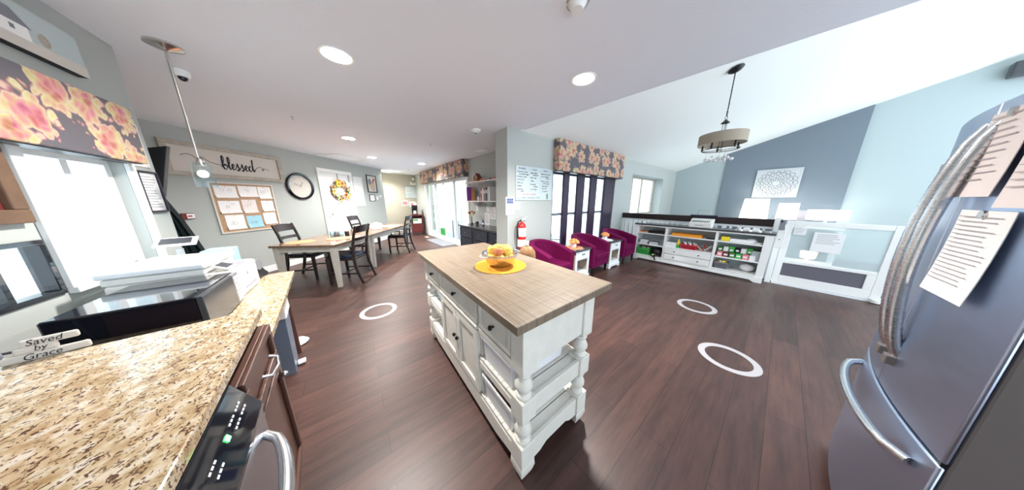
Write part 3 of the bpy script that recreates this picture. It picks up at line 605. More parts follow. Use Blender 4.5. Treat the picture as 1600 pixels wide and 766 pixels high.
# ================================================================ FRIDGE
fg = thing('refrigerator', 'stainless steel french door refrigerator covered in papers', 'refrigerator', (1.235, -.362, 0))
W_ = .82
b = MB(); b.box(.002, W_ - .002, -.72, -.047, .02, 1.70); b.obj('cabinet', 'fside', fg, bev=.006)
def bulge(x0, x1, z0, z1, name, y0=-.045, bl=.035):
    b = MB(); n = 12; poly = [(x0, y0)] + [(x0 + (x1 - x0) * i / n, .0 - bl + bl * (1 - ((x0 + (x1 - x0) * i / n - W_ / 2) / (W_ / 2)) ** 2)) for i in range(n + 1)] + [(x1, y0)]
    b.prism(poly, z0, z1); return b.obj(name, 'steel', fg, bev=.006, smooth=True)
bulge(.0, W_, .06, .654, 'freezer_drawer')
dl = bulge(0, W_ / 2 - .003, .668, 1.70, 'door'); dr = bulge(W_ / 2 + .003, W_, .668, 1.70, 'door')
MB().box(.005, W_ - .005, -.046, -.037, .654, .668).obj('gasket', 'black', fg)
for x, par in ((.36, dl), (.455, dr)):
    b = MB(); b.tube([(x, .0 + -.01 + .055 * math.sin(PI * i / 16) ** .6, .80 + .84 * i / 16) for i in range(17)], .016, 12); b.obj('handle', 'steelb', par, smooth=True)
    b = MB(); b.box(x - .02, x + .02, -.005, .02, .775, .81); b.obj('handle_foot', 'fside', par, bev=.003)
fd = [c for c in fg.children if c.name.startswith('freezer')][0]
b = MB(); b.tube([(.07 + .68 * i / 16, -.02 + .075 * math.sin(PI * i / 16) ** .45, .585) for i in range(17)], .014, 12); b.obj('handle', 'steelb', fd, smooth=True)
MB().box(.30, .55, -.60, -.40, 1.70, 1.76).obj('top_hinge_cover', 'fside', fg, bev=.01)
def fpaper(x0, z0, w_, h_, label, m='paper2', n=14, tilt=0., off=0.):
    u = (x0 - W_ / 2) / (W_ / 2); off = off + .001 - .035 * u * u; tilt = -math.atan(.07 * u / (W_ / 2))
    t = thing('fridge_paper', label, 'paper', (1.235 + x0, -.362 + off, z0), PI + tilt)
    b = MB(); R = []
    for i in range(5):
        f_ = i / 4; yy = -.004 - .012 * (1 - f_) ** 2
        R.append([(-w_ / 2, yy, h_ * f_), (w_ / 2, yy - .003, h_ * f_), (w_ / 2, yy - .0015, h_ * f_), (-w_ / 2, yy + .0015, h_ * f_)])
    b.loft(R); s_ = b.obj('sheet', m, t)
    q = MB()
    for i in range(n):
        zz = h_ * (.93 - .8 * i / n); f_ = zz / h_; yy = -.006 - .012 * (1 - f_) ** 2 - .003
        q.box(-w_ * .4, w_ * (.4 - random.random() * .3), yy - .001, yy, zz - .0012, zz + .0012)
    q.obj('printed_lines', 'inkl', t); MB().cyl(.012, .005, .012, mt=Matrix.Translation((0, 0, h_ * .96)) @ Matrix.Rotation(PI / 2, 4, 'X')).obj('magnet', 'chrome', t)
    return t
fpaper(.225, 1.10, .22, .27, 'white typed sheet low on the near refrigerator door', 'paper', 16)
fpaper(.30, 1.41, .20, .25, 'pink-white sheet at the top of the near refrigerator door beside the handle', 'paper2', 10)
fpaper(.10, 1.38, .18, .28, 'cream sheets at the outer top corner of the near refrigerator door', 'paper2', 12, off=-.002)
fpaper(.70, 1.34, .15, .20, 'small cream note on the far refrigerator door', 'paper2', 4, off=.0)

# ================================================================ CEILING THINGS
for (x, y), lab, r in (((.06, 2.21), 'lit round recessed ceiling light nearest the kitchen window side', .09), ((1.78, 1.27), 'lit round recessed ceiling light over the island beside the vault edge', .09), ((.12, 4.79), 'lit round recessed ceiling light over the near end of the dining tables', .09),
                    ((.57, 6.5), 'lit round recessed ceiling light near the wreath door', .09), ((1.16, 9.0), 'lit round recessed ceiling light by the tan back wall', .09), ((1.81, 6.71), 'lit round recessed ceiling light in front of the patio door', .09)):
    t = thing('recessed_light', lab, 'ceiling light', (x, y, H))
    b = MB(); b.lathe([(r, 0), (r + .018, -.001), (r + .016, -.007), (r, -.005)], n=32, cap=False); b.obj('trim_ring', 'white', t, smooth=True)
    MB().cyl(r, -.004, -.001, n=32).obj('lens', 'can', t)
    a = area_light('downlight', (x, y, H - .03), (0, 0, 0), .16, .16, 16 if x > 1.8 else 30, (1, .96, .90)); a.data.shape = 'DISK'
sd = thing('smoke_detector', 'white round smoke detector on the ceiling before the wall end', 'smoke detector', (1.66, 3.06, H))
b = MB(); b.lathe([(.002, -.045), (.035, -.045), (.045, -.035), (.055, -.03), (.07, -.02), (.075, 0)], n=28); b.obj('body', 'white', sd, smooth=True); b = MB(); b.cyl(.02, -.05, -.044); b.obj('sensor', 'inkg', sd)
sk = thing('ceiling_sensor', 'white domed ceiling sensor above the island', 'sensor', (1.12, .87, H)); b = MB(); b.lathe([(.002, -.035), (.03, -.033), (.045, -.012), (.05, 0)], n=28); b.obj('dome', 'white', sk, smooth=True); b = MB(); b.lathe([(.052, 0), (.056, -.004), (.062, 0)], n=28, cap=False); b.obj('rim', 'chrome', sk)
def sprinkler(x, y, lab):
    t = thing('sprinkler_head', lab, 'sprinkler', (x, y, H)); b = MB(); b.lathe([(.02, 0), (.02, -.004), (.006, -.006), (.006, -.03), (.014, -.032), (.014, -.034), (.002, -.035)], n=16); b.obj('head', 'chrome', t, smooth=True); MB().lathe([(.022, 0), (.03, -.003), (.032, 0)], n=20, cap=False).obj('escutcheon', 'white', t)
sprinkler(1.35, 4.3, 'small ceiling sprinkler before the patio door valance'); sprinkler(1.75, 8.2, 'small ceiling sprinkler near the tan back wall'); sprinkler(-.45, 4.05, 'small ceiling sprinkler above the blessed sign side')
vt = thing('ceiling_vent', 'white ceiling vent above the shelves', 'vent', (2.38, 4.15, H), math.radians(93))
b = MB(); b.box(-.18, .18, -.08, .08, -.008, -.001); b.obj('frame', 'white', vt, bev=.003)
b = MB()
for i in range(7): b.cbox((0, -.06 + .02 * i, -.012), (.32, .012, .003), (.5, 0, 0))
b.obj('slats', 'trimw', vt)
hc = thing('attic_hatch', 'white trimmed attic hatch in the ceiling above the wreath door', 'hatch', (0, 6.98, H), math.radians(48.3))
b = MB(); b.box(-.45, .45, -.32, -.28, -.015, -.001).box(-.45, .45, .28, .32, -.015, -.001).box(-.45, -.41, -.28, .28, -.015, -.001).box(.41, .45, -.28, .28, -.015, -.001); b.obj('trim', 'white', hc, bev=.003); MB().box(-.41, .41, -.28, .28, -.006, -.001).obj('panel', 'ceil', hc)
dc = thing('dome_camera', 'small white dome camera with a black eye on the ceiling behind the pendant', 'camera', (-.98, 3.24, H)); b = MB(); b.lathe([(.05, 0), (.05, -.03), (.04, -.05)], n=24); b.obj('housing', 'white', dc, smooth=True); b = MB(); b.sph((.01, -.01, -.055), .026); b.obj('lens', 'gblack', dc, smooth=True)
# pendant
pd = thing('pendant_light', 'chrome rod pendant light with a small clear glass shade by the blessed sign', 'pendant light', (-.88, 2.80, 0))
b = MB(); b.lathe([(.08, 2.45), (.08, 2.438), (.06, 2.43), (.02, 2.42), (.008, 2.41)], n=28); b.obj('canopy', 'chrome', pd, smooth=True)
MB().tube([(0, 0, 2.42), (0, 0, 1.70)], .007, 10).obj('rod', 'chrome', pd, smooth=True)
b = MB(); b.lathe([(.006, 1.72), (.02, 1.70), (.024, 1.66), (.0, 1.66)], n=20, cap=False); b.obj('socket', 'chrome', pd, smooth=True)
b = MB(); b.lathe([(.035, 1.685), (.050, 1.66), (.052, 1.50), (.049, 1.50), (.047, 1.655), (.033, 1.68)], n=28); b.obj('glass_shade', 'glass', pd, smooth=True)
b = MB(); b.sph((0, 0, 1.60), .028); b.obj('bulb', 'lamp', pd, smooth=True)
# chandelier
X0, Y0 = 4.13, .665
ch = thing('chandelier', 'black chandelier with a grey drum shade and hanging crystals under the vault', 'chandelier', (X0, Y0, 0))
sl = math.atan(k)
b = MB(); mt = Matrix.Translation((0, 0, 3.045)) @ Matrix.Rotation(-sl, 4, 'X'); b.lathe([(.075, 0), (.075, -.01), (.05, -.03), (.012, -.045)], n=28, mt=mt); b.obj('canopy', 'black', ch, smooth=True)
MB().tube([(0, 0, 3.02), (0, 0, 2.57)], .006, 8).obj('rod', 'black', ch)
b = MB(); b.tube([(.03 * math.cos(a), 0, 2.53 + .035 * math.sin(a)) for a in [2 * PI * i / 16 for i in range(16)]], .004, 8, True); b.tube([(0, .012 * math.cos(a), 2.475 + .022 * math.sin(a)) for a in [2 * PI * i / 12 for i in range(12)]], .003, 6, True); b.obj('ring', 'black', ch, smooth=True)
b = MB(); b.lathe([(.003, 2.46), (.012, 2.45), (.045, 2.415), (.045, 2.41), (.01, 2.405)], n=20); b.obj('finial', 'black', ch, smooth=True)
for a in (0, 2.1, 4.2): MB().rod((.02 * math.cos(a), .02 * math.sin(a), 2.41), (.02 * math.cos(a), .02 * math.sin(a), 2.07), .003).obj('stem', 'black', ch)
b = MB(); b.lathe([(.245, 2.275), (.245, 2.145), (.241, 2.145), (.241, 2.275)], n=48, cap=False); R=None
b.obj('drum_shade', 'mango', ch, smooth=True)
b = MB(); b.tube([(.19 * math.cos(a), .19 * math.sin(a), 2.08) for a in [2 * PI * i / 32 for i in range(32)]], .005, 8, True)
for a in (0, PI / 2, PI, 3 * PI / 2): b.rod((0, 0, 2.07), (.19 * math.cos(a), .19 * math.sin(a), 2.08), .004)
b.obj('hoop', 'black', ch, smooth=True)
for i in range(5):
    a = 2 * PI * i / 5 + .3; b = MB(); b.lathe([(.004, 2.08), (.012, 2.09), (.012, 2.11), (.018, 2.115), (.010, 2.12), (.010, 2.16), (.002, 2.165)], (.19 * math.cos(a), .19 * math.sin(a), 0), 12); b.obj('candle_holder', 'black', ch, smooth=True)
for i in range(14):
    a = 2.4 * i; rr = .03 + .012 * i * .9; zz = 1.93 + .008 * (i % 5) + rr * .25
    b = MB(); b.rod((rr * math.cos(a), rr * math.sin(a), 2.075), (rr * math.cos(a), rr * math.sin(a), zz), .001, 4); b.sph((rr * math.cos(a), rr * math.sin(a), zz - .01), .017 + .005 * (i % 3), 10); b.obj('crystal_drop', 'crystal', ch, smooth=True)
# dark object high on the accent wall
wsx = thing('wall_speaker', 'dark speaker mounted high on the pale wall near the vault', 'speaker', (9.8, -2.32, 3.55), AW.rz)
b = MB(); b.box(-.25, .6, -.20, -.03, 0, .24); b.obj('cabinet', 'screen', wsx, bev=.02); MB().box(-.05, .05, -.04, -.001, .08, .16).obj('bracket', 'ink', wsx)
# ================================================================ DINING AREA
TH = math.radians(32); TU = (math.sin(TH), math.cos(TH)); TV = (-math.cos(TH), math.sin(TH)); T0 = (-.287, 4.155)
def TP(u, v, z=0.): return (T0[0] + TU[0] * u + TV[0] * v, T0[1] + TU[1] * u + TV[1] * v, z)
TRZ = math.atan2(TU[1], TU[0])   # local x along u, local y along v
def dtable(u0, L, W, label):
    t = thing('dining_table', label, 'table', TP(u0, 0), TRZ, None)
    MB().box(0, L, 0, W, .685, .72).obj('tabletop', 'tabletop', t, bev=.004)
    e = .025; b = MB(); b.box(.10, L - .10, .045, .065, .60, .684).box(.10, L - .10, W - .065, W - .045, .60, .684).box(.045, .065, .10, W - .10, .60, .684).box(L - .065, L - .045, .10, W - .10, .60, .684); b.obj('apron', 'tableleg', t, bev=.003)
    for x in (.025, L - .10):
        for y in (.025, W - .10):
            b = MB(); b.loft([[(x + .0375 + sx * q, y + .0375 + sy * q, zz) for sx, sy in ((-1, -1), (1, -1), (1, 1), (-1, 1))] for q, zz in ((.026, 0), (.0375, .55), (.0375, .684))]); b.obj('leg', 'tableleg', t, bev=.003)
dtable(0, 1.03, .93, 'near dining table with a glossy grey-brown top and distressed pale legs')
dtable(1.035, 1.95, .93, 'farther dining table with a white box and placemats on it')
def make_chair():
    t = thing('dining_chair', '', 'chair', (0, 0, 0), 0, 'dark ladder-back dining chairs')
    # seat centre at origin, back towards +y, front -y
    b = MB(); b.prism([(-.235, -.22), (.235, -.22), (.205, .20), (-.205, .20)], .41, .445); b.obj('seat_frame', 'darkwood', t, bev=.006)
    b = MB(); b.prism([(-.225, -.215), (.225, -.215), (.195, .185), (-.195, .185)], .446, .485); b.obj('seat_cushion', 'leather', t, bev=.016, seg=3)
    for s_ in (-1, 1):
        b = MB(); b.beam([(s_ * .212, -.195, 0), (s_ * .212, -.195, .42)], [.032, .042], [.032, .042]); b.obj('leg', 'darkwood', t, bev=.003)
        pts = [(s_ * .195, .30, 0), (s_ * .195, .255, .14), (s_ * .193, .215, .30), (s_ * .190, .20, .46), (s_ * .190, .215, .64), (s_ * .190, .255, .82), (s_ * .190, .305, .99)]
        b = MB(); b.beam(pts, .030, [.034, .036, .04, .042, .036, .032, .028]); b.obj('rear_leg', 'darkwood', t, bev=.003)
        b = MB(); b.beam([(s_ * .20, .212, .575), (s_ * .235, .08, .583), (s_ * .245, -.08, .575), (s_ * .24, -.16, .562)], .04, .022, (1, 0, 0)); b.beam([(s_ * .24, -.12, .565), (s_ * .238, -.10, .51), (s_ * .232, -.12, .44)], .024, .028); b.obj('armrest', 'darkwood', t, bev=.004)
    for z0, z1, dz in ((.87, .98, .0), (.735, .785, 0), (.62, .665, 0)):
        R = []; n = 8
        yc = lambda z_: .215 + (.255 - .215) * (z_ - .64) / .18 if z_ < .82 else .255 + .05 * (z_ - .82) / .17
        for i in range(n + 1):
            x = -.178 + .356 * i / n; cv = .028 * (1 - (x / .178) ** 2); zt = z1 + (.015 * (1 - (x / .178) ** 2) if z0 > .8 else 0)
            R.append([(x, yc(z0) + cv - .009, z0), (x, yc(z0) + cv + .009, z0), (x, yc(z1) + cv + .009, zt), (x, yc(z1) + cv - .009, zt)])
        b = MB(); b.loft(R); b.obj('back_slat', 'darkwood', t, bev=.003)
    b = MB()
    for s_ in (-1, 1): b.box(s_ * .205 - .009, s_ * .205 + .009, -.18, .235, .17, .195)
    b.box(-.20, .20, .0, .018, .172, .192); b.obj('stretcher', 'darkwood', t)
    return t
ch0 = make_chair()
# rotation: chair back (+y) away from the table
def chair(u, v, side, label, first=False, tw=0.):   # side +1: wall side (back towards +v); -1: room side
    rz = TRZ + (0 if side > 0 else PI) + tw
    p = TP(u, v)
    if first: ch0.location = p; ch0.rotation_euler = (0, 0, rz); ch0['label'] = label; return ch0
    return dup(ch0, p, rz, label)
chair(.65, .93, 1, 'dark ladder-back armchair on the wall side of the near table, under the clock', True, tw=.1)
chair(.39, .08, -1, 'dark ladder-back armchair nearest the camera, on the room side of the near table')
chair(2.60, 1.0, 1, 'dark ladder-back armchair on the wall side of the farther table, below the rooster picture')
chair(2.52, .10, -1, 'dark ladder-back armchair on the room side of the farther table')
def mat_on(u, v, m, label, r=.19, grp=None):
    o = MB().lathe([(0, 0), (r, 0), (r, .004), (0, .004)], n=40).obj('placemat', m); tag(o, label, 'placemat', grp, TP(u, v, .7205))
mat_on(.30, .72, 'orangep', 'coral round placemat on the wall side of the near dining table')
mat_on(.60, .32, 'orangep', 'coral round placemat before the nearest dining chair')
mat_on(2.45, .62, 'paper', 'white round placemat on the wall side of the farther dining table'); mat_on(2.45, .26, 'paper', 'white round placemat on the room side of the farther dining table')
for i, (u, v, m, lb) in enumerate(((.86, .62, 'teal', 'pale blue jar at the left of the row on the near table'), (.86, .54, 'mgrey', 'grey jar in the middle of the row on the near table'), (.86, .46, 'teal', 'pale blue jar right of the grey jar on the near table'), (.90, .38, 'ink', 'dark napkin holder block on the near table'))):
    t = thing('storage_jar', lb, 'jar', TP(u, v, .72), TRZ); b = MB(); b.lathe([(.032, 0), (.036, .006), (.036, .08), (.030, .092)], n=20); b.obj('jar_body', m, t, smooth=True); b = MB(); b.cyl(.033, .092, .105); b.obj('lid', 'trimw', t)
bx = thing('tissue_organizer', 'white box organiser standing on the farther dining table', 'box', TP(1.85, .32, .72), TRZ - .5)
b = MB(); b.box(-.10, .10, -.07, .07, 0, .13); b.obj('box_body', 'paper', bx, bev=.005)
b = MB(); b.box(-.10, .10, -.071, -.0702, .03, .034).box(-.10, .10, -.071, -.0702, .07, .074); b.obj('drawer_lines', 'inkg', bx); b = MB(); b.box(-.04, .04, -.02, .02, .13, .16); b.obj('tissues', 'paper', bx, bev=.006)

# ---- dining wall
bs = thing('blessed_sign', 'long weathered wood framed sign reading blessed on the dining wall', 'sign', DW.at(-.06, 1.76), DW.rz)
SW_, SH_ = 1.44, .49
frame_mesh(SW_, SH_, .06, .04).obj('frame', 'greywood', bs, bev=.004); MB().box(-SW_ / 2 + .06, SW_ / 2 - .06, -.015, -.002, .06, SH_ - .06).obj('board', 'cream', bs)
def spline(P, n=6):
    out = []; k_ = len(P)
    for i in range(k_ - 1):
        p0, p1, p2, p3 = P[max(i - 1, 0)], P[i], P[i + 1], P[min(i + 2, k_ - 1)]
        for j in range(n):
            s_ = j / n; out.append(tuple(.5 * (2 * p1[a] + (p2[a] - p0[a]) * s_ + (2 * p0[a] - 5 * p1[a] + 4 * p2[a] - p3[a]) * s_ ** 2 + (3 * p1[a] - p0[a] - 3 * p2[a] + p3[a]) * s_ ** 3) for a in (0, 1)))
    out.append(P[-1]); return out
L = {
 'b': [(-.1, .35), (.25, .9), (.5, 1.7), (.45, 2.15), (.28, 2.1), (.2, 1.5), (.2, .4), (.4, 0), (.75, .15), (.8, .6), (.6, .85), (.45, .7), (.7, .65), (1.0, .6)],
 'l': [(0, .3), (.4, 1.1), (.5, 1.8), (.38, 2.1), (.22, 1.8), (.2, .5), (.35, .02), (.6, .25)],
 'e': [(0, .25), (.3, .45), (.55, .75), (.42, 1.0), (.2, .75), (.18, .3), (.4, 0), (.75, .3)],
 's': [(0, .25), (.3, .8), (.42, 1.15), (.45, .7), (.62, .25), (.4, -.1), (.15, .0), (.5, .1), (.85, .3)],
 'd': [(.7, .75), (.45, .95), (.15, .7), (.15, .2), (.4, 0), (.7, .4), (.95, 1.5), (1.0, 2.2), (.9, 1.2), (.88, .3), (1.05, .02), (1.3, .4)]}
sc = .095; x = -.14; b = MB()
for c_, adv in (('b', .95), ('l', .55), ('e', .7), ('s', .8), ('s', .8), ('e', .7), ('d', 1.3)):
    P = spline(L[c_]); y0 = .155
    pts = [(x + p[0] * sc * .78, -.018, y0 + p[1] * sc) for p in P]
    rr = [.0045 + .005 * (1 if (pts[min(i + 1, len(pts) - 1)][2] < pts[max(i - 1, 0)][2]) else 0) for i in range(len(pts))]
    b.tube(pts, rr, 6); x += adv * sc * .78
b.obj('lettering', 'ink', bs, smooth=True, label='script word blessed')
b = MB(); sw1 = spline([(-.55, .29), (-.50, .32), (-.44, .31), (-.40, .27), (-.36, .24), (-.34, .28), (-.38, .29), (-.34, .30), (-.28, .25), (-.20, .22), (-.12, .22)]); b.tube([(p[0], -.017, p[1]) for p in sw1], .0035, 6)
sw2 = spline([(x - .02, .18), (x + .06, .25), (x + .11, .24), (x + .13, .20), (x + .10, .20), (x + .14, .23), (x + .22, .215)]); b.tube([(p[0], -.017, p[1]) for p in sw2], .0035, 6); b.obj('swash', 'ink', bs, smooth=True)
cb = thing('cork_board', 'pale framed cork board of pinned drawings on the dining wall under the blessed sign', 'notice board', DW.at(0, .84), DW.rz)
frame_mesh(.86, .86, .025, .02).obj('frame', 'cream', cb, bev=.003); MB().box(-.41, .41, -.008, -.001, .02, .84).obj('cork', 'cork', cb)
for i, (x, z_, w2, h2, m, lb) in enumerate(((-.24, .60, .27, .20, 'paper', 'white drawing pinned top left on the cork board'), (.05, .62, .26, .19, 'paper', 'white drawing pinned top centre on the cork board'), (.29, .59, .20, .22, 'paper', 'white drawing pinned top right on the cork board'),
        (-.24, .34, .26, .21, 'paper', 'white drawing pinned middle left on the cork board'), (.02, .33, .20, .24, 'paper2', 'pink tinted drawing pinned in the middle of the cork board'), (.29, .35, .19, .20, 'paper', 'white drawing pinned middle right on the cork board'),
        (-.22, .06, .24, .25, 'paper', 'white drawing pinned lower left on the cork board'), (.04, .06, .22, .22, 'teal', 'pale blue drawing pinned lower centre on the cork board'), (.28, .10, .20, .22, 'paper', 'plain white sheet pinned lower right on the cork board'))):
    t = thing('pinned_drawing', lb, 'drawing', DW.at(x, .84 + z_, .009), DW.rz)
    R = [[(-w2 / 2 + w2 * j / 6, -.002 - (.018 if k2 == 0 else .0) * (abs(j - 3) / 3) ** 2, k2 * h2) for j in range(7)] + [(-w2 / 2 + w2 * j / 6, -.001 - (.018 if k2 == 0 else .0) * (abs(j - 3) / 3) ** 2, k2 * h2) for j in range(6, -1, -1)] for k2 in (0, .25, 1)]
    q = MB(); q.loft(R); q.obj('sheet', m, t)
    q = MB()
    for _ in range(3):
        ax, az, rr = random.uniform(-.05, .05), random.uniform(.09, h2 - .05), random.uniform(.015, .03)
        q.tube([(ax + rr * math.cos(a * PI / 6), -.0035, az + rr * math.sin(a * PI / 6)) for a in range(12)], .0009, 4, True)
    q.obj('pencil_sketch', 'inkg', t)
    MB().sph((0, -.006, h2 - .012), .005, 8).obj('pin', 'redp', t)
pt = thing('fire_alarm_pull', 'small red and white fire alarm station on the dining wall below the sign', 'alarm', DW.at(-.72, 1.12), DW.rz)
MB().box(-.06, .06, -.03, -.001, 0, .09).obj('body', 'maroon', pt, bev=.004); MB().box(-.02, .055, -.036, -.0305, .01, .08).obj('handle', 'trimw', pt, bev=.002); MB().box(-.01, .03, -.038, -.0365, .035, .055).obj('mark', 'red', pt)
ck = thing('wall_clock', 'large round white clock with a thick black rim on the dining wall', 'clock', DW.at(.97, 1.70), DW.rz)
RX = Matrix.Rotation(PI / 2, 4, 'X')
b = MB(); b.lathe([(.235, .001), (.29, .001), (.295, .02), (.275, .045), (.245, .04), (.235, .015)], n=48, mt=RX, cap=False); b.obj('rim', 'gblack', ck, smooth=True)
b = MB(); b.cyl(.24, .002, .012, n=48, mt=RX); b.obj('dial', 'cream', ck)
b = MB()
for i in range(12): b.cbox((.20 * math.sin(i * PI / 6), -.0135, .20 * math.cos(i * PI / 6)), (.006, .001, .03), (0, i * PI / 6, 0))
b.obj('hour_marks', 'inkg', ck); b = MB(); b.cbox((.03, -.016, .05), (.010, .002, .12), (0, .55, 0)); b.cbox((-.06, -.018, .03), (.007, .002, .16), (0, -1.1, 0)); b.obj('hands', 'inkg', ck)
wr = thing('autumn_wreath', 'round autumn wreath of sunflowers, berries and leaves on the white door', 'wreath', DW.at(1.93, 1.65, .04), DW.rz)
b = MB(); b.tube([(.22 * math.cos(a), 0, .22 * math.sin(a)) for a in [2 * PI * i / 32 for i in range(32)]], .035, 8, True); b.obj('twig_ring', 'brownwood', wr)
random.seed(3)
for mname, cnt, nm_ in (('leaf', 26, 'leaf_cluster'), ('gingham', 40, 'orange_leaves'), ('cream', 34, 'cream_petals'), ('yellow', 22, 'yellow_petals'), ('red', 18, 'berries')):
    b = MB()
    for i in range(cnt):
        a = random.random() * 2 * PI; rr = .22 + random.uniform(-.08, .08); c = (rr * math.cos(a), -.035 - random.random() * .03, rr * math.sin(a))
        if nm_ == 'berries': b.sph(c, .012, 8)
        else:
            ang = random.random() * 6; s_ = random.uniform(.03, .05); p = [(-s_, 0), (0, s_ * .4), (s_, 0), (0, -s_ * .4)]
            b.loft([[(c[0] + x * math.cos(ang) - z_ * math.sin(ang), c[1] + yy, c[2] + x * math.sin(ang) + z_ * math.cos(ang)) for x, z_ in p] for yy in (0, .008)])
    b.obj(nm_, mname, wr)
for (x, z_) in ((-.08, .17), (.03, .19)):
    f_ = MB()
    for i in range(14):
        a = 2 * PI * i / 14; f_.cbox((x + .05 * math.cos(a), -.075, z_ + .05 * math.sin(a)), (.05, .006, .02), (0, -a, 0))
    sf = f_.obj('sunflower', 'yellow' if x < 0 else 'gingham', wr); q = MB(); q.sph((x, -.078, z_), .028, 12, (1, .4, 1)); q.obj('flower_centre', 'maroon', sf)
sh = thing('sidelight_blind', 'white window blind panel right of the wreath door', 'blind', DW.at(2.62, 1.22), DW.rz)
frame_mesh(.34, .86, .03, .02).obj('frame', 'white', sh, bev=.003); MB().box(-.14, .14, -.010, -.001, .03, .83).obj('blind', 'paper', sh)
rp = thing('rooster_picture', 'dark framed rooster picture on the dining wall near its far end', 'picture frame', DW.at(3.20, 1.65), DW.rz)
frame_mesh(.42, .54, .022, .025).obj('frame', 'ink', rp, bev=.003); MB().box(-.19, .19, -.010, -.001, .02, .52).obj('background', 'cream', rp)
b = MB(); b.yprism([(-.05, .12), (.08, .14), (.13, .22), (.10, .30), (.02, .33), (-.06, .28), (-.10, .20)], -.013, -.0105); b.obj('rooster_body', 'tan2', rp)
b = MB(); b.yprism([(-.10, .22), (-.02, .30), (-.03, .38), (-.09, .44), (-.14, .40), (-.15, .30)], -.014, -.0110); b.obj('rooster_tail', 'bin', rp)
b = MB(); b.yprism([(.06, .30), (.10, .38), (.14, .40), (.12, .45), (.08, .43), (.05, .38), (.02, .31)], -.0145, -.0112); b.obj('rooster_head', 'red', rp)
b = MB(); b.yprism([(.0, .06), (.012, .06), (.012, .13), (.0, .13)], -.013, -.0105); b.yprism([(.05, .06), (.062, .06), (.062, .14), (.05, .14)], -.013, -.0105); b.obj('rooster_legs', 'brownwood', rp)
ct = thing('framed_certificate', 'small black framed certificate below the rooster picture', 'picture frame', DW.at(3.14, 1.37), DW.rz); frame_mesh(.24, .21, .014).obj('frame', 'ink', ct); MB().box(-.11, .11, -.008, -.001, .01, .20).obj('sheet', 'paper', ct); lines(ct, -.08, .08, .04, .17, 5, y=-.0085)
t = thing('light_switch', 'white wall switch right of the small framed certificate', 'switch', DW.at(3.38, 1.47), DW.rz); MB().box(-.035, .035, -.008, -.001, -.055, .055).obj('plate', 'white', t, bev=.002); MB().box(-.006, .006, -.016, -.0085, -.012, .012).obj('toggle', 'white', t)
t = thing('thermostat', 'round white thermostat at the far end of the dining wall', 'thermostat', DW.at(3.53, 1.50), DW.rz); b = MB(); b.cyl(.045, .001, .03, mt=RX, n=28); b.obj('body', 'bplastic', t, smooth=True); b = MB(); b.cyl(.025, .03, .033, mt=RX, n=24); b.obj('dial', 'inkg', t)

# ---- back wall
wb = thing('whiteboard', 'small landscape whiteboard on the tan back wall', 'whiteboard', BW.at(1.08, 1.47), BW.rz)
frame_mesh(.80, .52, .015, .015).obj('frame', 'chrome', wb); MB().box(-.385, .385, -.008, -.001, .015, .505).obj('board', 'wbd', wb)
text_obj('Activities', .05, 'handwriting', 'inkr', wb, WT(-.32, .30, -.0085), shear=.3); lines(wb, -.32, -.1, .04, .22, 3, m='inkg', y=-.0085, h=.008); lines(wb, .02, .3, .06, .44, 5, m='inkg', y=-.0085, h=.006)
def sheet(fr_, t_, z_, w2, h2, m, label, n=5, lm='inkg', name='notice', par=None, y=-.004, cat='notice'):
    t = thing(name, label, cat, fr_.at(t_, z_), fr_.rz); MB().box(-w2 / 2, w2 / 2, y, -.001, 0, h2).obj('sheet', m, t)
    if n: lines(t, -w2 * .4, w2 * .4, h2 * .1, h2 * .9, n, lm, y - .0003, h2 * .03)
    return t
t = sheet(BW, .65, 1.18, .26, .20, 'paper', 'red printed notice, leftmost under the small whiteboard', 0); MB().box(-.10, .10, -.0055, -.0042, .03, .17).obj('printed_block', 'pink', t)
sheet(BW, .95, 1.12, .26, .22, 'paper', 'grey printed notice, middle one under the small whiteboard', 6); sheet(BW, 1.24, 1.10, .20, .25, 'paper', 'blue and white notice, rightmost under the small whiteboard', 4, 'inkb')
sheet(BW, 1.66, 1.72, .22, .33, 'lime', 'lime green sheet right of the small whiteboard', 3); sheet(BW, 1.63, 1.46, .22, .22, 'yellow', 'yellow sheet below the lime green sheet', 3)
t = thing('security_camera', 'white security camera high on the tan back wall', 'camera', BW.at(1.05, 2.20), BW.rz); MB().box(-.04, .04, -.02, -.001, .05, .15).obj('bracket', 'white', t); b = MB(); b.tube([(0, -.03, .10), (.02, -.16, .02)], .045, 14); b.obj('housing', 'white', t, smooth=True); b = MB(); b.tube([(.02, -.162, .018), (.022, -.167, .014)], .03, 14); b.obj('lens', 'gblack', t)
t = thing('emergency_light', 'white emergency light with two heads above the small whiteboard', 'light', BW.at(1.04, 2.04), BW.rz); MB().box(-.12, .12, -.06, -.001, 0, .08).obj('housing', 'bplastic', t, bev=.008)
for s_ in (-1, 1): b = MB(); b.tube([(s_ * .09, -.04, .08), (s_ * .10, -.10, .09)], [.02, .04], 14); b.obj('lamp_head', 'bplastic', t, smooth=True)
ct = thing('beverage_cart', 'dark red wooden beverage cart against the back wall by the patio door', 'cart', (2.10, 9.25, 0), -.12)
b = MB(); b.box(-.22, .22, -.20, .20, .78, .82).box(-.22, -.19, -.20, .20, .08, .78).box(.19, .22, -.20, .20, .08, .78).box(-.19, .19, .17, .20, .08, .78).box(-.19, .19, -.19, .17, .08, .11).box(-.19, .19, -.19, .17, .66, .68); b.obj('body', 'maroon', ct, bev=.004)
MB().box(-.185, .185, -.205, -.188, .12, .46).obj('door', 'maroon', ct, bev=.004)
b = MB(); b.box(-.16, .16, -.21, -.206, .47, .66); nn = b.obj('taped_notice', 'paper', ct); MB().box(-.15, .02, -.2125, -.2105, .58, .64).obj('green_heading', 'green', nn)
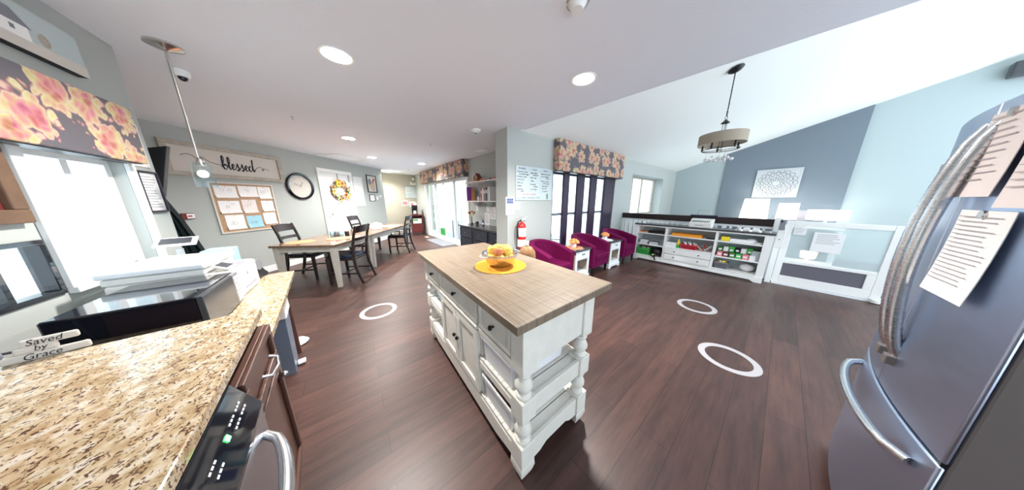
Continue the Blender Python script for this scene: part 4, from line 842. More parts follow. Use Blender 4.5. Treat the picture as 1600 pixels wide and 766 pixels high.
for x in (-.18, .18): b = MB(); b.tube([(x - .01, -.15, .035), (x + .01, -.15, .035)], .035, 14); b.obj('caster', 'black', ct)
cm = thing('coffee_maker', 'black coffee maker with pods on the red cart', 'coffee maker', (2.06, 9.27, .82), -.12)
b = MB(); b.box(-.10, .10, -.12, .14, 0, .03).box(-.10, .10, .04, .14, .03, .25).box(-.10, .10, -.12, .14, .25, .38); b.obj('body', 'black', cm, bev=.01); b = MB(); b.lathe([(.002, .03), (.055, .03), (.06, .08), (.05, .14), (.04, .16)], (0, -.05, 0), 20); b.obj('carafe', 'plastic', cm, smooth=True)
for dx, m in ((-.07, 'pink'), (.05, 'paper')): MB().box(dx - .035, dx + .035, -.06, .06, .38, .46).obj('sweetener_box', m, cm)
wbk = thing('waste_basket', 'small dark blue waste basket beside the red cart', 'trash can', (1.74, 9.38, 0)); b = MB(); b.lathe([(.09, 0), (.12, .26), (.115, .26), (.085, .005)], n=24, cap=True); b.obj('basket', 'bin', wbk, smooth=True)
# ---- slider wall
vl = thing('door_valance', 'floral box valance above the patio door', 'valance', (*SW.o, 0), SW.rz); MB().box(1.22, 4.76, -.16, -.001, 2.02, 2.44).obj('fabric_box', 'floral', vl, bev=.006); MB().box(1.24, 4.74, -.14, -.002, 2.01, 2.018).obj('backing_board', 'black', vl)
mt_ = MB(); mt_.prism([(-.75, -.22), (.70, -.22), (.75, -.15), (.75, .22), (-.75, .22)], 0, .012); tag(mt_.obj('door_mat', 'mgrey', bev=.004), 'grey door mat on the floor inside the patio door', 'mat', loc=(2.25, 6.95, 0), rz=PI / 2 + .05)
rg = MB(); rg.box(-.15, .15, -.06, .06, 0, .005); tag(rg.obj('floor_vent', 'oak'), 'pale floor vent grille before the patio door', 'vent', loc=(2.18, 8.25, 0), rz=PI / 2)
for zz, nm_, lb in ((1.83, 'upper', 'upper white wall shelf holding the gingerbread house'), (1.385, 'lower', 'lower white wall shelf holding the binders')):
    t = thing('wall_shelf', lb, 'shelf', (*SW.o, 0), SW.rz)
    MB().box(4.98, 7.0, -.26, -.001, zz - .022, zz).obj('shelf_board', 'white', t, bev=.003)
    for x in (5.25, 5.85, 6.5): b = MB(); b.xprism([(-.002, zz - .12), (-.012, zz - .12), (-.22, zz - .035), (-.22, zz - .024), (-.002, zz - .024)], x - .01, x + .01); b.obj('bracket', 'white', t)
def SP(t_, z_, off): return SW.at(t_, z_, off)
gb = thing('gingerbread_house', 'gingerbread house with white icing on the upper wall shelf', 'ornament', SP(5.42, 1.83, .14), SW.rz)
MB().box(-.11, .11, -.07, .07, 0, .012).obj('base_board', 'cream', gb); b = MB(); b.yprism([(-.08, .012), (.08, .012), (.08, .08), (0, .17), (-.08, .08)], -.05, .05); b.obj('walls', 'choc', gb)
b = MB()
for s_ in (-1, 1): b.cbox((s_ * .048, 0, .135), (.15, .13, .012), (0, s_ * .85, 0))
b.obj('roof', 'maroon', gb); b = MB(); b.beam([(-.10, -.068, .08), (0, -.068, .185), (.10, -.068, .08)], .01, .012, (0, 1, 0)); b.obj('icing', 'white', gb)
for i, (t_, m, lb) in enumerate(((5.60, 'pink', 'pink candy house ornament beside the gingerbread house'), (5.72, 'gingham', 'small orange ornament on the upper shelf'), (5.96, 'mgrey', 'small grey tin on the upper shelf'), (6.12, 'pink', 'pink trinket at the right of the upper shelf'))):
    o = MB().lathe([(.03, 0), (.035, .01), (.03, .05), (.012, .06)], n=14).obj('trinket', m, smooth=True); tag(o, lb, 'ornament', None, SP(t_, 1.83, .14))
gm = thing('gingerbread_figure', 'brown gingerbread figure leaning at the left of the lower wall shelf', 'ornament', SP(5.16, 1.385, .12), SW.rz); b = MB(); b.yprism([(-.09, 0), (.09, 0), (.07, .14), (.10, .17), (.07, .20), (.055, .22), (.07, .27), (.05, .31), (0, .33), (-.05, .31), (-.07, .27), (-.055, .22), (-.07, .20), (-.10, .17), (-.07, .14)], -.012, .012); b.obj('body', 'choc', gm, bev=.004)
pb = MB(); pb.box(-.015, .015, -.10, .10, 0, .34); tag(pb.obj('purple_folder', mat('violet_card', (.30, .08, .45), .5), bev=.002), 'purple folder standing at the left end of the lower wall shelf', 'folder', None, SP(5.03, 1.385, .12), SW.rz)
for i, (t_, w2, h2, m, lb) in enumerate(((5.50, .09, .10, 'cream', 'cream box on the lower wall shelf'), (5.62, .09, .09, 'greywood', 'grey brown box on the lower wall shelf'))):
    carton(SP(t_, 1.385, .14), (w2, .10, h2), m, lb, rz=SW.rz, print_m='inkg')
for i, (m, h2, lb) in enumerate((('redp', .29, 'red binder on the lower wall shelf'), ('paper', .28, 'white binder on the lower wall shelf next to the red one'), ('inkg', .29, 'grey binder on the lower wall shelf'), ('mgrey', .29, 'charcoal binder on the lower wall shelf, left of the black one'), ('black', .30, 'black binder on the lower wall shelf'), ('wbd', .30, 'pale mint binder at the right of the lower wall shelf'), ('paper', .30, 'white binder at the right end of the lower wall shelf'))):
    w2 = .045; t_ = 5.74 + i * .052
    t = thing('ring_binder', lb, 'binder', SP(t_, 1.385, .13), SW.rz); MB().box(-w2 / 2, w2 / 2, -.11, .11, 0, h2).obj('cover', m, t, bev=.003); b = MB(); b.box(-w2 * .3, w2 * .3, -.1115, -.1102, h2 * .55, h2 * .8); b.obj('spine_label', 'paper', t)
# blue-black sideboard
sb = thing('sideboard', 'blue-black wooden sideboard with silver knobs below the wall shelves', 'sideboard', (*SW.o, 0), SW.rz)
MB().box(5.04, 7.0, -.47, -.002, .03, .765).obj('body', 'cupboard', sb, bev=.004); MB().box(5.01, 7.0, -.50, -.002, .765, .80).obj('top', 'cuptop', sb, bev=.004)
for i in range(3):
    x0 = 5.08 + i * .64
    for z0, z1, nm_ in ((.52, .74, 'drawer'), (.08, .49, 'door')):
        b = MB(); b.box(x0, x0 + .60, -.49, -.471, z0, z1); q = .04; b.box(x0, x0 + q, -.497, -.4905, z0, z1).box(x0 + .60 - q, x0 + .60, -.497, -.4905, z0, z1).box(x0 + q, x0 + .60 - q, -.497, -.4905, z0, z0 + q).box(x0 + q, x0 + .60 - q, -.497, -.4905, z1 - q, z1)
        d = b.obj(nm_, 'cupboard', sb, bev=.002); b = MB(); b.sph((x0 + .30, -.508, (z0 + z1) / 2), .013); b.obj('knob', 'chrome', d, smooth=True)
vs = thing('flower_vase', 'slim vase of orange and green flowers on the sideboard', 'vase', SP(5.22, .80, .22), SW.rz)
b = MB(); b.lathe([(.03, 0), (.035, .02), (.012, .06), (.010, .16), (.016, .18)], n=18); b.obj('vase_body', 'screen', vs, smooth=True)
for i in range(6):
    a = i * 1.1; b = MB(); p = (.09 * math.cos(a), .05 * math.sin(a), .27 + .03 * (i % 3)); b.rod((0, 0, .17), p, .002, 5); b.obj('stem', 'leaf', vs); b = MB(); b.sph(p, .035, 10, (1, 1, .7)); b.obj('bloom', ('gingham', 'leaf', 'pink')[i % 3], vs)
od = MB(); od.sph((0, 0, .045), .045, 14); tag(od.obj('dark_ornament', 'screen', smooth=True), 'round dark ornament right of the flower vase on the sideboard', 'ornament', None, SP(5.38, .80, .16))
bt = thing('spray_bottle', 'small dark blue bottle with a white label on the sideboard', 'bottle', SP(5.68, .80, .18), SW.rz); b = MB(); b.lathe([(.024, 0), (.026, .01), (.026, .10), (.010, .13), (.010, .16)], n=18); b.obj('bottle_body', 'inkb', bt, smooth=True); b = MB(); b.cyl(.0265, .03, .08); b.obj('bottle_label', 'paper', bt)
sheet(SW, 5.60, .80, .20, .30, 'paper', 'white list standing against the wall on the sideboard', 9)
sheet(SW, 5.84, .96, .24, .29, 'paper', 'pinned calendar sheet under the lower shelf', 8); t = sheet(SW, 5.66, 1.12, .17, .22, 'paper', 'white card with an aqua heading under the lower shelf', 0); MB().box(-.08, .08, -.0055, -.0042, .15, .21).obj('heading', 'teal', t)
sheet(SW, 5.14, 1.13, .07, .13, 'paper', 'small white tag under the left of the lower shelf', 2)

# ---- menu wall
mb = thing('menu_whiteboard', 'large whiteboard listing breakfast, lunch and dinner on the wall end', 'whiteboard', (2.53, 2.65, 1.40), 0)
MB().box(-.42, .42, -.012, -.001, 0, .535).obj('board', 'wbd', mb, bev=.002)
random.seed(5)
for body, x, z_, sz, m in (('Breakfast', -.37, .485, .045, 'inkb'), ('Lunch', -.07, .485, .045, 'inkb'), ('Dinner', .18, .485, .045, 'inkb'),
    ('Assorted Cereal', -.40, .435, .036, 'ink'), ('Scrambled Eggs', -.36, .40, .036, 'ink'), ('Breakfast Links', -.40, .36, .036, 'ink'), ('Fresh Fruit', -.40, .315, .036, 'ink'), ('Milk Tea', -.40, .265, .036, 'ink'), ('Muffins', -.40, .215, .036, 'ink'), ('Assorted', -.40, .165, .036, 'ink'), ('Juice', -.32, .135, .036, 'ink'),
    ('Baked Beef', -.11, .43, .036, 'ink'), ('Sandwich', -.06, .40, .036, 'ink'), ('Side Fruit', -.11, .355, .036, 'ink'), ('Chips', -.11, .305, .036, 'ink'), ('Brownie', -.11, .25, .036, 'ink'), ('Cookies', -.05, .215, .036, 'ink'), ('Ice Cream', -.10, .17, .036, 'ink'),
    ('Baked Porkchop', .14, .43, .036, 'ink'), ('Corn Mashed', .14, .39, .036, 'ink'), ('Potato', .25, .36, .036, 'ink'), ('Mixed Greens', .14, .31, .036, 'ink'), ('with Lemon', .18, .275, .036, 'ink'), ('Bread Roll', .16, .23, .036, 'ink'), ('Iced Tea', .16, .19, .036, 'ink'), ('Ice water', .17, .145, .036, 'ink')):
    text_obj(body, sz * .93, 'handwriting', m, mb, WT(x, z_, -.0125), shear=.25)
text_obj('please ask for a substitute', .028, 'handwriting', 'inkr', mb, WT(-.28, .09, -.0125), shear=.2); text_obj('Menu  November 19-26', .042, 'handwriting', 'inkg', mb, WT(-.30, .03, -.0125), shear=.25)
b = MB(); b.box(-.0, .001, -.0128, -.0121, .10, .46).box(-.13, -.129, -.0128, -.0121, .12, .53).box(.125, .126, -.0128, -.0121, .12, .53).box(-.41, .41, -.0128, -.0121, .475, .476); b.obj('ruled_lines', 'inkg', mb)
b = MB(); b.sph((-.35, -.013, .03), .022, 10, (1, .1, 1)); b.obj('green_sketch', 'teal', mb); MB().box(.29, .305, -.022, -.0122, .02, .11).obj('marker', 'leaf', mb)
t = sheet(MW, 2.0, 1.17, .17, .28, 'paper', 'white sheet with a blue block print beside the light switch', 3, y=-.004)
b = MB()
for i in range(3):
    for j in range(2): b.box(-.06 + i * .042, -.024 + i * .042, -.006, -.0042, .18 + j * .042, .215 + j * .042)
b.obj('blue_blocks', 'inkb', t)
t = thing('double_switch', 'white double outlet plate right of the blue printed sheet', 'outlet', (2.15, 2.65, 1.30), 0); MB().box(-.055, .055, -.008, -.001, -.06, .06).obj('plate', 'white', t, bev=.003)
for x in (-.022, .022): MB().box(x - .008, x + .008, -.011, -.0085, -.018, .018).obj('toggle', 'cream', t)
fe = thing('fire_extinguisher', 'red fire extinguisher with white labels hung on the wall end behind the island', 'fire extinguisher', (2.17, 2.555, .62))
b = MB(); b.lathe([(.002, 0), (.062, 0), (.068, .012), (.068, .36), (.055, .40), (.022, .425), (.022, .44)], n=28); b.obj('cylinder', 'red', fe, smooth=True)
b = MB(); b.lathe([(.0688, .03), (.0695, .03), (.0695, .15), (.0688, .15)], n=28, cap=False); b.lathe([(.0688, .20), (.0695, .20), (.0695, .34), (.0688, .34)], n=28, cap=False); b.obj('label_band', 'paper', fe)
b = MB(); b.cyl(.018, .44, .48); b.box(-.015, .10, -.012, .012, .475, .49); b.cbox((.05, 0, .515), (.12, .02, .008), (0, -.25, 0)); b.obj('valve_handle', 'chrome', fe, bev=.002)
MB().tube([(-.02, 0, .46), (-.08, 0, .44), (-.095, 0, .36), (-.085, 0, .18)], .012, 10).obj('hose', 'black', fe, smooth=True); MB().box(-.03, .03, .066, .094, .30, .40).obj('wall_bracket', 'black', fe)
# ================================================================ WINDOW WALL SEATING
vl = thing('big_window_valance', 'floral box valance over the tall window behind the armchairs', 'valance', (0, 2.65, 0)); MB().box(2.97, 5.36, -.14, -.001, 1.915, 2.44).obj('fabric_box', 'floral', vl, bev=.006); MB().box(2.99, 5.34, -.12, -.002, 1.905, 1.913).obj('backing_board', 'black', vl)
def make_tub():
    t = thing('tub_chair', '', 'armchair', (0, 0, 0), 0, 'plum tufted tub chairs by the window')
    n = 28; path = []
    hw_, y0, yc = .275, -.28, .02
    for i in range(6): path.append((-hw_, y0 + (yc - y0) * i / 6, (-1, 0)))
    for i in range(n + 1): a = PI - PI * i / n; path.append((hw_ * math.cos(a), yc + hw_ * 1.0 * math.sin(a), (math.cos(a), math.sin(a))))
    for i in range(5, -1, -1): path.append((hw_, y0 + (yc - y0) * i / 6, (1, 0)))
    R = []
    for x, y, nrm_ in path:
        f_ = max(0, min(1, (y - y0) / (yc + hw_ - y0))); h = .575 + .155 * (f_ ** .8); T = .045; out = .012
        sec = [(T, .17), (T + out * .6, .40), (T + out, h - .05), (T + .012, h - .012), (T - .02, h), (-T + .02, h), (-T - .006, h - .015), (-T, h - .06), (-T, .40), (-T, .17)]
        R.append([(x + nrm_[0] * d_, y + nrm_[1] * d_, z_) for d_, z_ in sec])
    b = MB(); b.loft(R); b.obj('tub_shell', 'purple', t, smooth=True)
    b = MB(); b.prism([(-.225, -.30), (.225, -.30), (.225, .03), (.15, .17), (0, .23), (-.15, .17), (-.225, .03)], .17, .305); b.obj('seat_base', 'purple', t, bev=.01)
    b = MB(); b.prism([(-.226, -.31), (.226, -.31), (.226, .03), (.15, .17), (0, .22), (-.15, .17), (-.226, .03)], .306, .41); b.obj('seat_cushion', 'purple', t, bev=.025, seg=3)
    for r_ in range(2):
        for i in range(7):
            a = math.radians(20 + 140 * (i + .5 * r_) / 6.5); b = MB(); b.sph(((hw_ - .046) * math.cos(a), yc + (hw_ - .046) * math.sin(a), .50 + .10 * r_), .009, 8); b.obj('tuft_button', mat('dark_plum_button', (.06, .004, .03), .7) if not bpy.data.materials.get('dark_plum_button') else bpy.data.materials['dark_plum_button'], t)
    for x, y in ((-.25, -.26), (.25, -.26), (-.20, .20), (.20, .20)):
        b = MB(); b.beam([(x, y, 0), (x, y, .17)], [.025, .04], [.025, .04]); b.obj('leg', 'darkwood', t)
    return t
tub = make_tub(); tub.location = (2.50, 2.25, 0); tub.rotation_euler = (0, 0, .06); tub['label'] = 'plum tufted tub chair nearest the fire extinguisher'
dup(tub, (3.67, 2.25, 0), .06, 'plum tufted tub chair standing between the two white side tables'); dup(tub, (4.89, 2.25, 0), .04, 'plum tufted tub chair nearest the railing')
def make_side():
    t = thing('side_table', '', 'side table', (0, 0, 0), 0, 'white side tables between the tub chairs')
    w_ = .20; d_ = .20
    MB().box(-.235, .235, -.235, .235, .545, .57).obj('top', 'cuptop', t, bev=.004)
    [MB().box(a_, a_ + .018, -d_, d_, .06, .544).obj('side_panel', 'oak', t, bev=.002) for a_ in (-w_, w_ - .018)]
    b = MB(); b.box(-w_ + .018, w_ - .018, d_ - .015, d_, .06, .544).box(-w_ + .018, w_ - .018, -d_, d_ - .015, .14, .158); b.box(-w_ - .001, -w_ + .05, -d_ - .016, -d_ - .0005, .06, .544).box(w_ - .05, w_ + .001, -d_ - .016, -d_ - .0005, .06, .544).box(-w_ + .05, w_ - .05, -d_ - .016, -d_ - .0005, .06, .16).box(-w_ + .05, w_ - .05, -d_ - .016, -d_ - .0005, .385, .40); b.obj('face_frame', 'trimw', t, bev=.002)
    d2 = MB().box(-w_ + .054, w_ - .054, -d_ - .020, -d_ - .001, .405, .535).obj('drawer', 'trimw', t, bev=.003); MB().box(-.04, .04, -d_ - .032, -d_ - .0205, .475, .49).obj('handle', 'black', d2, bev=.003)
    b = MB(); e = .025
    b.yprism([(-w_ - e, .09), (w_ + e, .09), (w_ + e, 0), (w_ - .05, 0), (w_ - .08, .03), (-w_ + .08, .03), (-w_ + .05, 0), (-w_ - e, 0)], -d_ - e, -d_ - .002); b.yprism([(-w_ - e, .09), (w_ + e, .09), (w_ + e, 0), (-w_ - e, 0)], d_, d_ + e)
    b.box(-w_ - e, -w_ - .002, -d_ - .002, d_, .0, .09).box(w_ + .002, w_ + e, -d_ - .002, d_, .0, .09); b.obj('plinth', 'trimw', t, bev=.004); return t
sd_ = make_side(); sd_.location = (3.09, 2.20, 0); sd_['label'] = 'white and oak side table with the larger orange flowers, nearest the island'
dup(sd_, (4.30, 2.22, 0), 0, 'white and oak side table with scalloped plinth in full view, farther from the island')
for i, (x, y, r1, lb, lm) in enumerate(((3.06, 2.17, .085, 'vase of orange flowers on the side table nearest the island', 'round coral placemat on the side table nearest the island'), (4.22, 2.22, .08, 'vase of orange flowers on the side table nearer the railing', 'white cloth under the vase on the side table nearer the railing'))):
    o = MB().lathe([(0, 0), (.17, 0), (.17, .003), (0, .003)], n=36).obj('table_mat', 'orangep' if i == 0 else 'paper'); tag(o, lm, 'placemat', None, (x + .0, y, .5705))
    t = thing('flower_vase', lb, 'vase', (x, y, .574), 0, 'orange flower vases'); b = MB(); b.lathe([(.035, 0), (.045, .01), (.05, .05), (.04, .075), (.037, .075), (.046, .05), (.04, .015), (.002, .01)], n=24); b.obj('glass_bowl', 'plastic', t, smooth=True)
    b = MB(); random.seed(i)
    for _ in range(26):
        a = random.random() * 2 * PI; e = random.random(); p = (r1 * math.cos(a) * math.sqrt(e), r1 * math.sin(a) * math.sqrt(e), .09 + .05 * (1 - e) + random.random() * .01); b.sph(p, .022, 8)
    b.obj('blooms', 'gingham', t, smooth=True)
# ================================================================ WHITE SHELF UNIT
cb = thing('white_bookcase', 'long low white bookcase with black top and two drawers against the railing', 'bookcase', (5.40, 0, 0), -PI / 2)
# local x = -world y ; local y = +world x ; front at local y 0
Y1, Y2 = -2.10, -.0
def cx(wy): return -wy
b = MB(); b.box(-2.12, .01, -.015, .38, .835, .865); b.obj('top', 'cuptop', cb, bev=.003)
[MB().box(a_, c_, 0, .36, .0, .834).obj('end_panel', 'white', cb, bev=.003) for a_, c_ in ((-2.10, -2.04), (-.10, -.01))]
b = MB(); b.box(-2.04, -.10, .34, .36, .09, .834); b.obj('back_panel', 'wbd', cb)
[MB().box(a_, c_, 0, .34, .10, .812).obj('divider', 'white', cb, bev=.002) for a_, c_ in ((-1.49, -1.455), (-.69, -.655))]
b = MB(); b.box(-2.04, -.10, .0, .34, .81, .834); b.obj('top_rail', 'white', cb)
for x0, x1, zz in ((-2.04, -1.49, .655), (-1.455, -.69, .655), (-.655, -.10, .655), (-2.04, -1.49, .39), (-.655, -.10, .36), (-1.455, -.69, .40), (-2.04, -1.49, .125), (-.655, -.10, .125), (-1.455, -.69, .125)): MB().box(x0, x1, .0, .34, zz - .02, zz).obj('shelf', 'white', cb, bev=.002)
b = MB(); b.yprism([(-2.10, .10), (-.01, .10), (-.01, 0), (-.10, 0), (-.16, .035), (-1.94, .035), (-2.02, 0), (-2.10, 0)], -.012, -.001); b.obj('plinth', 'white', cb, bev=.002)
for z0, z1 in ((.13, .245), (.255, .375)):
    d = MB().box(-1.45, -.695, -.012, .02, z0, z1).obj('drawer', 'white', cb, bev=.003)
    for x in (-1.27, -.87): b = MB(); b.sph((x, -.022, (z0 + z1) / 2), .012, 10); b.obj('knob', 'black', d, smooth=True)
def C(wy, z_, dx=.15): return (5.40 + dx, wy, z_)
def simple(name, mbuild, m, label, cat, loc, rz=0., grp=None, bev=0., smooth=False): return tag(mbuild.obj(name, m, bev=bev, smooth=smooth), label, cat, grp, loc, rz)
def basket(loc, lx, ly, h, m, label, name='basket'):
    t = thing(name, label, 'basket', loc); b = MB(); b.loft([[(sx * q * lx / 2, sy * q * ly / 2, zz) for sx, sy in ((-1, -1), (1, -1), (1, 1), (-1, 1))] for q, zz in ((.85, 0), (1, h), (.95, h), (.8, .008))]); b.obj('basket_body', m, t, bev=.003)
    for i in range(1, 4): MB().box(-lx / 2 * (.86 + .04 * i) - .002, -lx / 2 * (.86 + .04 * i) + .003, -ly * .42, ly * .42, h * .22 * i, h * .22 * i + .008).obj('slot', 'ink', t)
    return t
simple('book', MB().box(-.10, .10, -.14, .14, 0, .018), 'orangep', 'coral covered book flat in the top left bookcase bay', 'book', C(1.88, .655), bev=.002)
t = simple('black_tray', MB().prism([(-.13, -.15), (.13, -.15), (.13, .15), (-.13, .15)], 0, .05), 'black', 'black case lying in the top left bookcase bay', 'case', C(1.68, .655), bev=.012)
simple('board_game', MB().box(-.12, .12, -.24, .24, 0, .055), 'orange', 'long orange box in the top middle bookcase bay', 'box', C(1.13, .655, .14), bev=.003)
simple('remote_control', MB().box(-.03, .03, -.07, .07, 0, .022), 'black', 'black remote in the top middle bookcase bay', 'remote', C(.76, .655, .1), bev=.004)
t = thing('tape_measure', 'yellow and black square case in the top right bookcase bay', 'case', C(.56, .655, .10)); MB().box(-.04, .04, -.055, .055, 0, .085).obj('body', 'yellow', t, bev=.012); MB().box(-.03, .03, -.06, .06, .085, .095).obj('lid', 'black', t)
simple('white_box', MB().box(-.06, .06, -.14, .14, 0, .055), 'paper', 'flat white box in the top right bookcase bay', 'box', C(.36, .655, .12), bev=.004)
simple('glass_dome', MB().lathe([(.07, 0), (.07, .04), (.05, .07), (.002, .08)], n=20), 'plastic', 'small frosted dome in the top right bookcase bay', 'bowl', C(.24, .655, .14), smooth=True)
simple('white_cup', MB().lathe([(.035, 0), (.045, .025), (.002, .03)], n=20), 'paper', 'tiny white dish at the right of the top right bay', 'dish', C(.15, .655, .08), smooth=True)
for wy, n, lb in ((1.90, 3, 'grey and white book stacked at the left of the middle left bay'), (1.70, 2, 'grey and white book stacked at the right of the middle left bay')):
    for i in range(n):
        t = thing('book', lb, 'book', C(wy, .39 + i * .034, .12), .1 * i, 'stacked books ' + ('left' if n == 3 else 'right')); MB().box(-.09, .09, -.085, .085, 0, .004).box(-.09, .09, -.085, .085, .028, .032).box(-.09, .09, .081, .085, .004, .028).obj('cover', 'inkg', t); MB().box(-.086, .086, -.082, .08, .0045, .0275).obj('pages', 'paper', t)
basket(C(1.88, .125, .13), .24, .26, .16, 'green', 'green plastic basket in the lower left bookcase bay')
for i in range(4): simple('wrapped_item', MB().sph((0, 0, .04), .045, 10), 'greywood', 'grey wrapped item in the green basket', 'item', (5.53 + .05 * (i % 2), 1.81 + .045 * i, .23), grp='wrapped items in the green basket', smooth=True)
bg_ = thing('black_bag', 'black bag spilling from the lower left bookcase bay', 'bag', C(1.63, .125, .12)); b = MB(); b.sph((0, 0, .10), .11, 14, (1, 1.1, .95)); b.sph((-.10, .02, .04), .07, 12, (.9, 1, .8)); b.obj('bag_body', 'black', bg_, smooth=True); b = MB(); b.tube([(-.13, .0, .03), (-.17, -.02, -.03), (-.16, -.04, -.06)], .015, 8); b.obj('strap', 'black', bg_); b = MB(); b.sph((-.165, .02, .05), .02, 8); b.obj('charm', 'lime', bg_)
simple('white_caddy', MB().box(-.06, .06, -.09, .09, 0, .10), 'paper', 'white caddy at the left of the middle bookcase bay', 'box', C(1.36, .40, .09), bev=.006)
t = thing('glue_bottle', 'yellow and green bottle beside the red basket', 'bottle', C(1.24, .40, .07)); MB().cyl(.03, 0, .07).obj('bottle_body', 'green', t, smooth=True); MB().lathe([(.03, .07), (.02, .15), (.006, .19)], n=16).obj('nozzle', 'yellow', t, smooth=True)
basket(C(1.06, .40, .11), .20, .28, .10, 'redp', 'red plastic basket of small bottles in the middle bookcase bay')
random.seed(9)
for i in range(9):
    t = thing('paint_bottle', 'small white capped paint bottle standing in the red basket', 'bottle', (5.45 + .05 * (i % 3), .96 + .032 * i * .8, .412), 0, 'paint bottles in the red basket'); MB().cyl(.018, 0, .09).obj('bottle_body', ('paper', 'pink', 'mgrey')[i % 3], t, smooth=True); MB().cyl(.011, .09, .125).obj('cap', 'paper', t)
for i in range(7):
    m = ('oak', 'red', 'paper', 'maroon', 'oak', 'inkg', 'pink')[i]; b = MB(); b.rod((0, 0, .012), (-.05 + .02 * i, .10 * math.cos(i * 1.7), .14 - .008 * i), .010, 8)
    simple('craft_stick', b, m, 'craft tool leaning in the pile right of the red basket', 'tool', (5.48 + .01 * i, .86 - .022 * i, .40), grp='craft tools pile', smooth=True)
cols = [('leaf', .085, .05), ('paper', .05, .035), ('ink', .08, .03), ('leaf', .07, .04), ('paper', .09, .03), ('pink', .07, .04)]
for i in range(7):
    t = thing('craft_case', 'green or white craft case in the upper row of the middle right bay', 'box', C(.60 - .075 * i, .455, .16 + .01 * (i % 2)), .0, 'upper craft cases'); MB().box(-.06, .06, -.034, .034, 0, .075 + .012 * (i % 3)).obj('case_body', ('leaf', 'paper', 'green', 'ink', 'paper', 'green', 'leaf')[i], t, bev=.004); MB().box(-.062, -.06, -.02, .02, .02, .05).obj('case_label', 'paper', t)
for i in range(6):
    t = thing('craft_box', 'pink, green or white craft box in the lower row of the middle right bay', 'box', C(.59 - .082 * i, .36, .10), .0, 'lower craft boxes'); MB().box(-.06, .06, -.037, .037, 0, .088).obj('box_body', ('pink', 'maroon', 'leaf', 'green', 'pink', 'paper')[i], t, bev=.004); MB().box(-.062, -.06, -.025, .025, .03, .06).obj('box_label', 'paper', t)
simple('folded_bag', MB().box(-.06, .06, -.05, .05, 0, .17), 'wbd', 'pale mint bag at the right end of the middle right bay', 'bag', C(.13 + .02, .36, .12), bev=.015)
basket(C(.54, .125, .10), .18, .19, .13, 'mgrey', 'grey mesh basket of toys in the lower right bookcase bay')
for i in range(8): simple('toy_ball', MB().sph((0, 0, .022), .026, 10), ('leaf', 'orange', 'yellow', 'ink', 'teal', 'orange', 'red', 'leaf')[i], 'small coloured toy in the grey mesh basket', 'toy', (5.45 + .045 * (i % 2), .48 + .018 * i, .215 + .01 * (i % 3)), grp='toys in the grey basket', smooth=True)
simple('white_sack', MB().sph((0, 0, .07), .085, 14, (1, 1.1, .8)), 'paper', 'white crumpled sack at the right of the lower right bay', 'bag', C(.22, .127, .18), smooth=True)
ty = thing('typewriter', 'white vintage typewriter standing on the bookcase', 'typewriter', (5.55, .95, .865), -PI / 2); ty.scale = (1, 1, 1.3)
b = MB(); b.xprism([(-.12, 0), (.14, 0), (.14, .13), (.02, .13), (-.02, .09), (-.12, .08)], -.17, .17); b.obj('body', 'bplastic', ty, bev=.01)
text_obj('Typewriter', .03, 'name_lettering', 'inkg', ty, WT(-.08, .03, -.121)); b = MB(); b.tube([(-.19, .08, .165), (.19, .08, .165)], .022, 14); b.obj('platen', 'ink', ty, smooth=True)
b = MB(); b.tube([(-.10, .09, .17), (-.09, .06, .26), (.09, .06, .26), (.11, .09, .17)], .004, 6); b.obj('paper_arm', 'chrome', ty, smooth=True)
for s_ in (-1, 1): b = MB(); b.sph((s_ * .20, .08, .165), .022, 10, (.6, 1, 1)); b.obj('platen_knob', 'ink', ty, smooth=True)
b = MB()
for r_ in range(3):
    for i in range(9): b.cyl(.009, .085 + .008 * r_, .092 + .008 * r_, (-.12 + .03 * i, -.10 + .03 * r_, 0), 8)
b.obj('keys', 'ink', ty)
for i, wy in enumerate((.33, .22)): simple('votive_box', MB().box(-.03, .03, -.04, .04, 0, .055), 'paper', ('white cube on the bookcase top, left one near the gate end', 'white cube on the bookcase top, right one near the gate end')[i], 'candle', (5.52, wy, .865), bev=.006)
simple('clear_tumbler', MB().lathe([(.02, 0), (.03, .06), (.028, .06), (.018, .004)], n=18), 'plastic', 'small clear cup left of the white cubes on the bookcase', 'cup', (5.52, .42, .865), smooth=True)

# ---- railing and gate
rl = thing('stair_railing', 'white baluster railing with a wide dark top rail behind the bookcase', 'railing', (5.88, 0, 0))
MB().box(-.04, .04, .05, 2.64, .94, 1.07).obj('top_rail', 'darkwood', rl, bev=.006); MB().box(-.025, .025, .05, 2.64, .06, .10).obj('bottom_rail', 'white', rl); MB().box(-.025, .025, .05, 2.64, .90, .938).obj('sub_rail', 'white', rl)
for i in range(24): MB().box(-.016, .016, .13 + i * .105, .162 + i * .105, .10, .90).obj('baluster', 'white', rl)
MB().box(-.05, .05, -.04, .049, 0, 1.10).obj('newel_post', 'white', rl, bev=.004)
gt = thing('safety_gate', 'white framed safety gate with a clear panel and a grey lower mesh', 'gate', (5.62, 0, 0), -PI / 2)
b = MB(); b.box(.155, .95, 0, .035, .03, .16).box(.155, .95, 0, .035, 1.0, 1.07).box(.08, .155, 0, .035, .03, 1.07).box(.95, 1.03, 0, .035, .03, 1.07).box(.155, .95, .0, .035, .375, .425).box(.88, .95, .0, .035, .16, .375); b.obj('frame', 'white', gt, bev=.006)
MB().box(.155, .95, .014, .020, .425, 1.0).obj('clear_panel', 'glow_haze', gt); MB().box(.155, .88, .012, .022, .16, .375).obj('mesh_panel', 'gmesh', gt)
b = MB(); b.box(.012, .075, -.03, .06, 0, .98); b.obj('hinge_post', 'white', gt, bev=.004); b = MB(); b.box(.013, .10, -.04, -.031, .62, .90); b.obj('latch_plate', 'bplastic', gt, bev=.006)
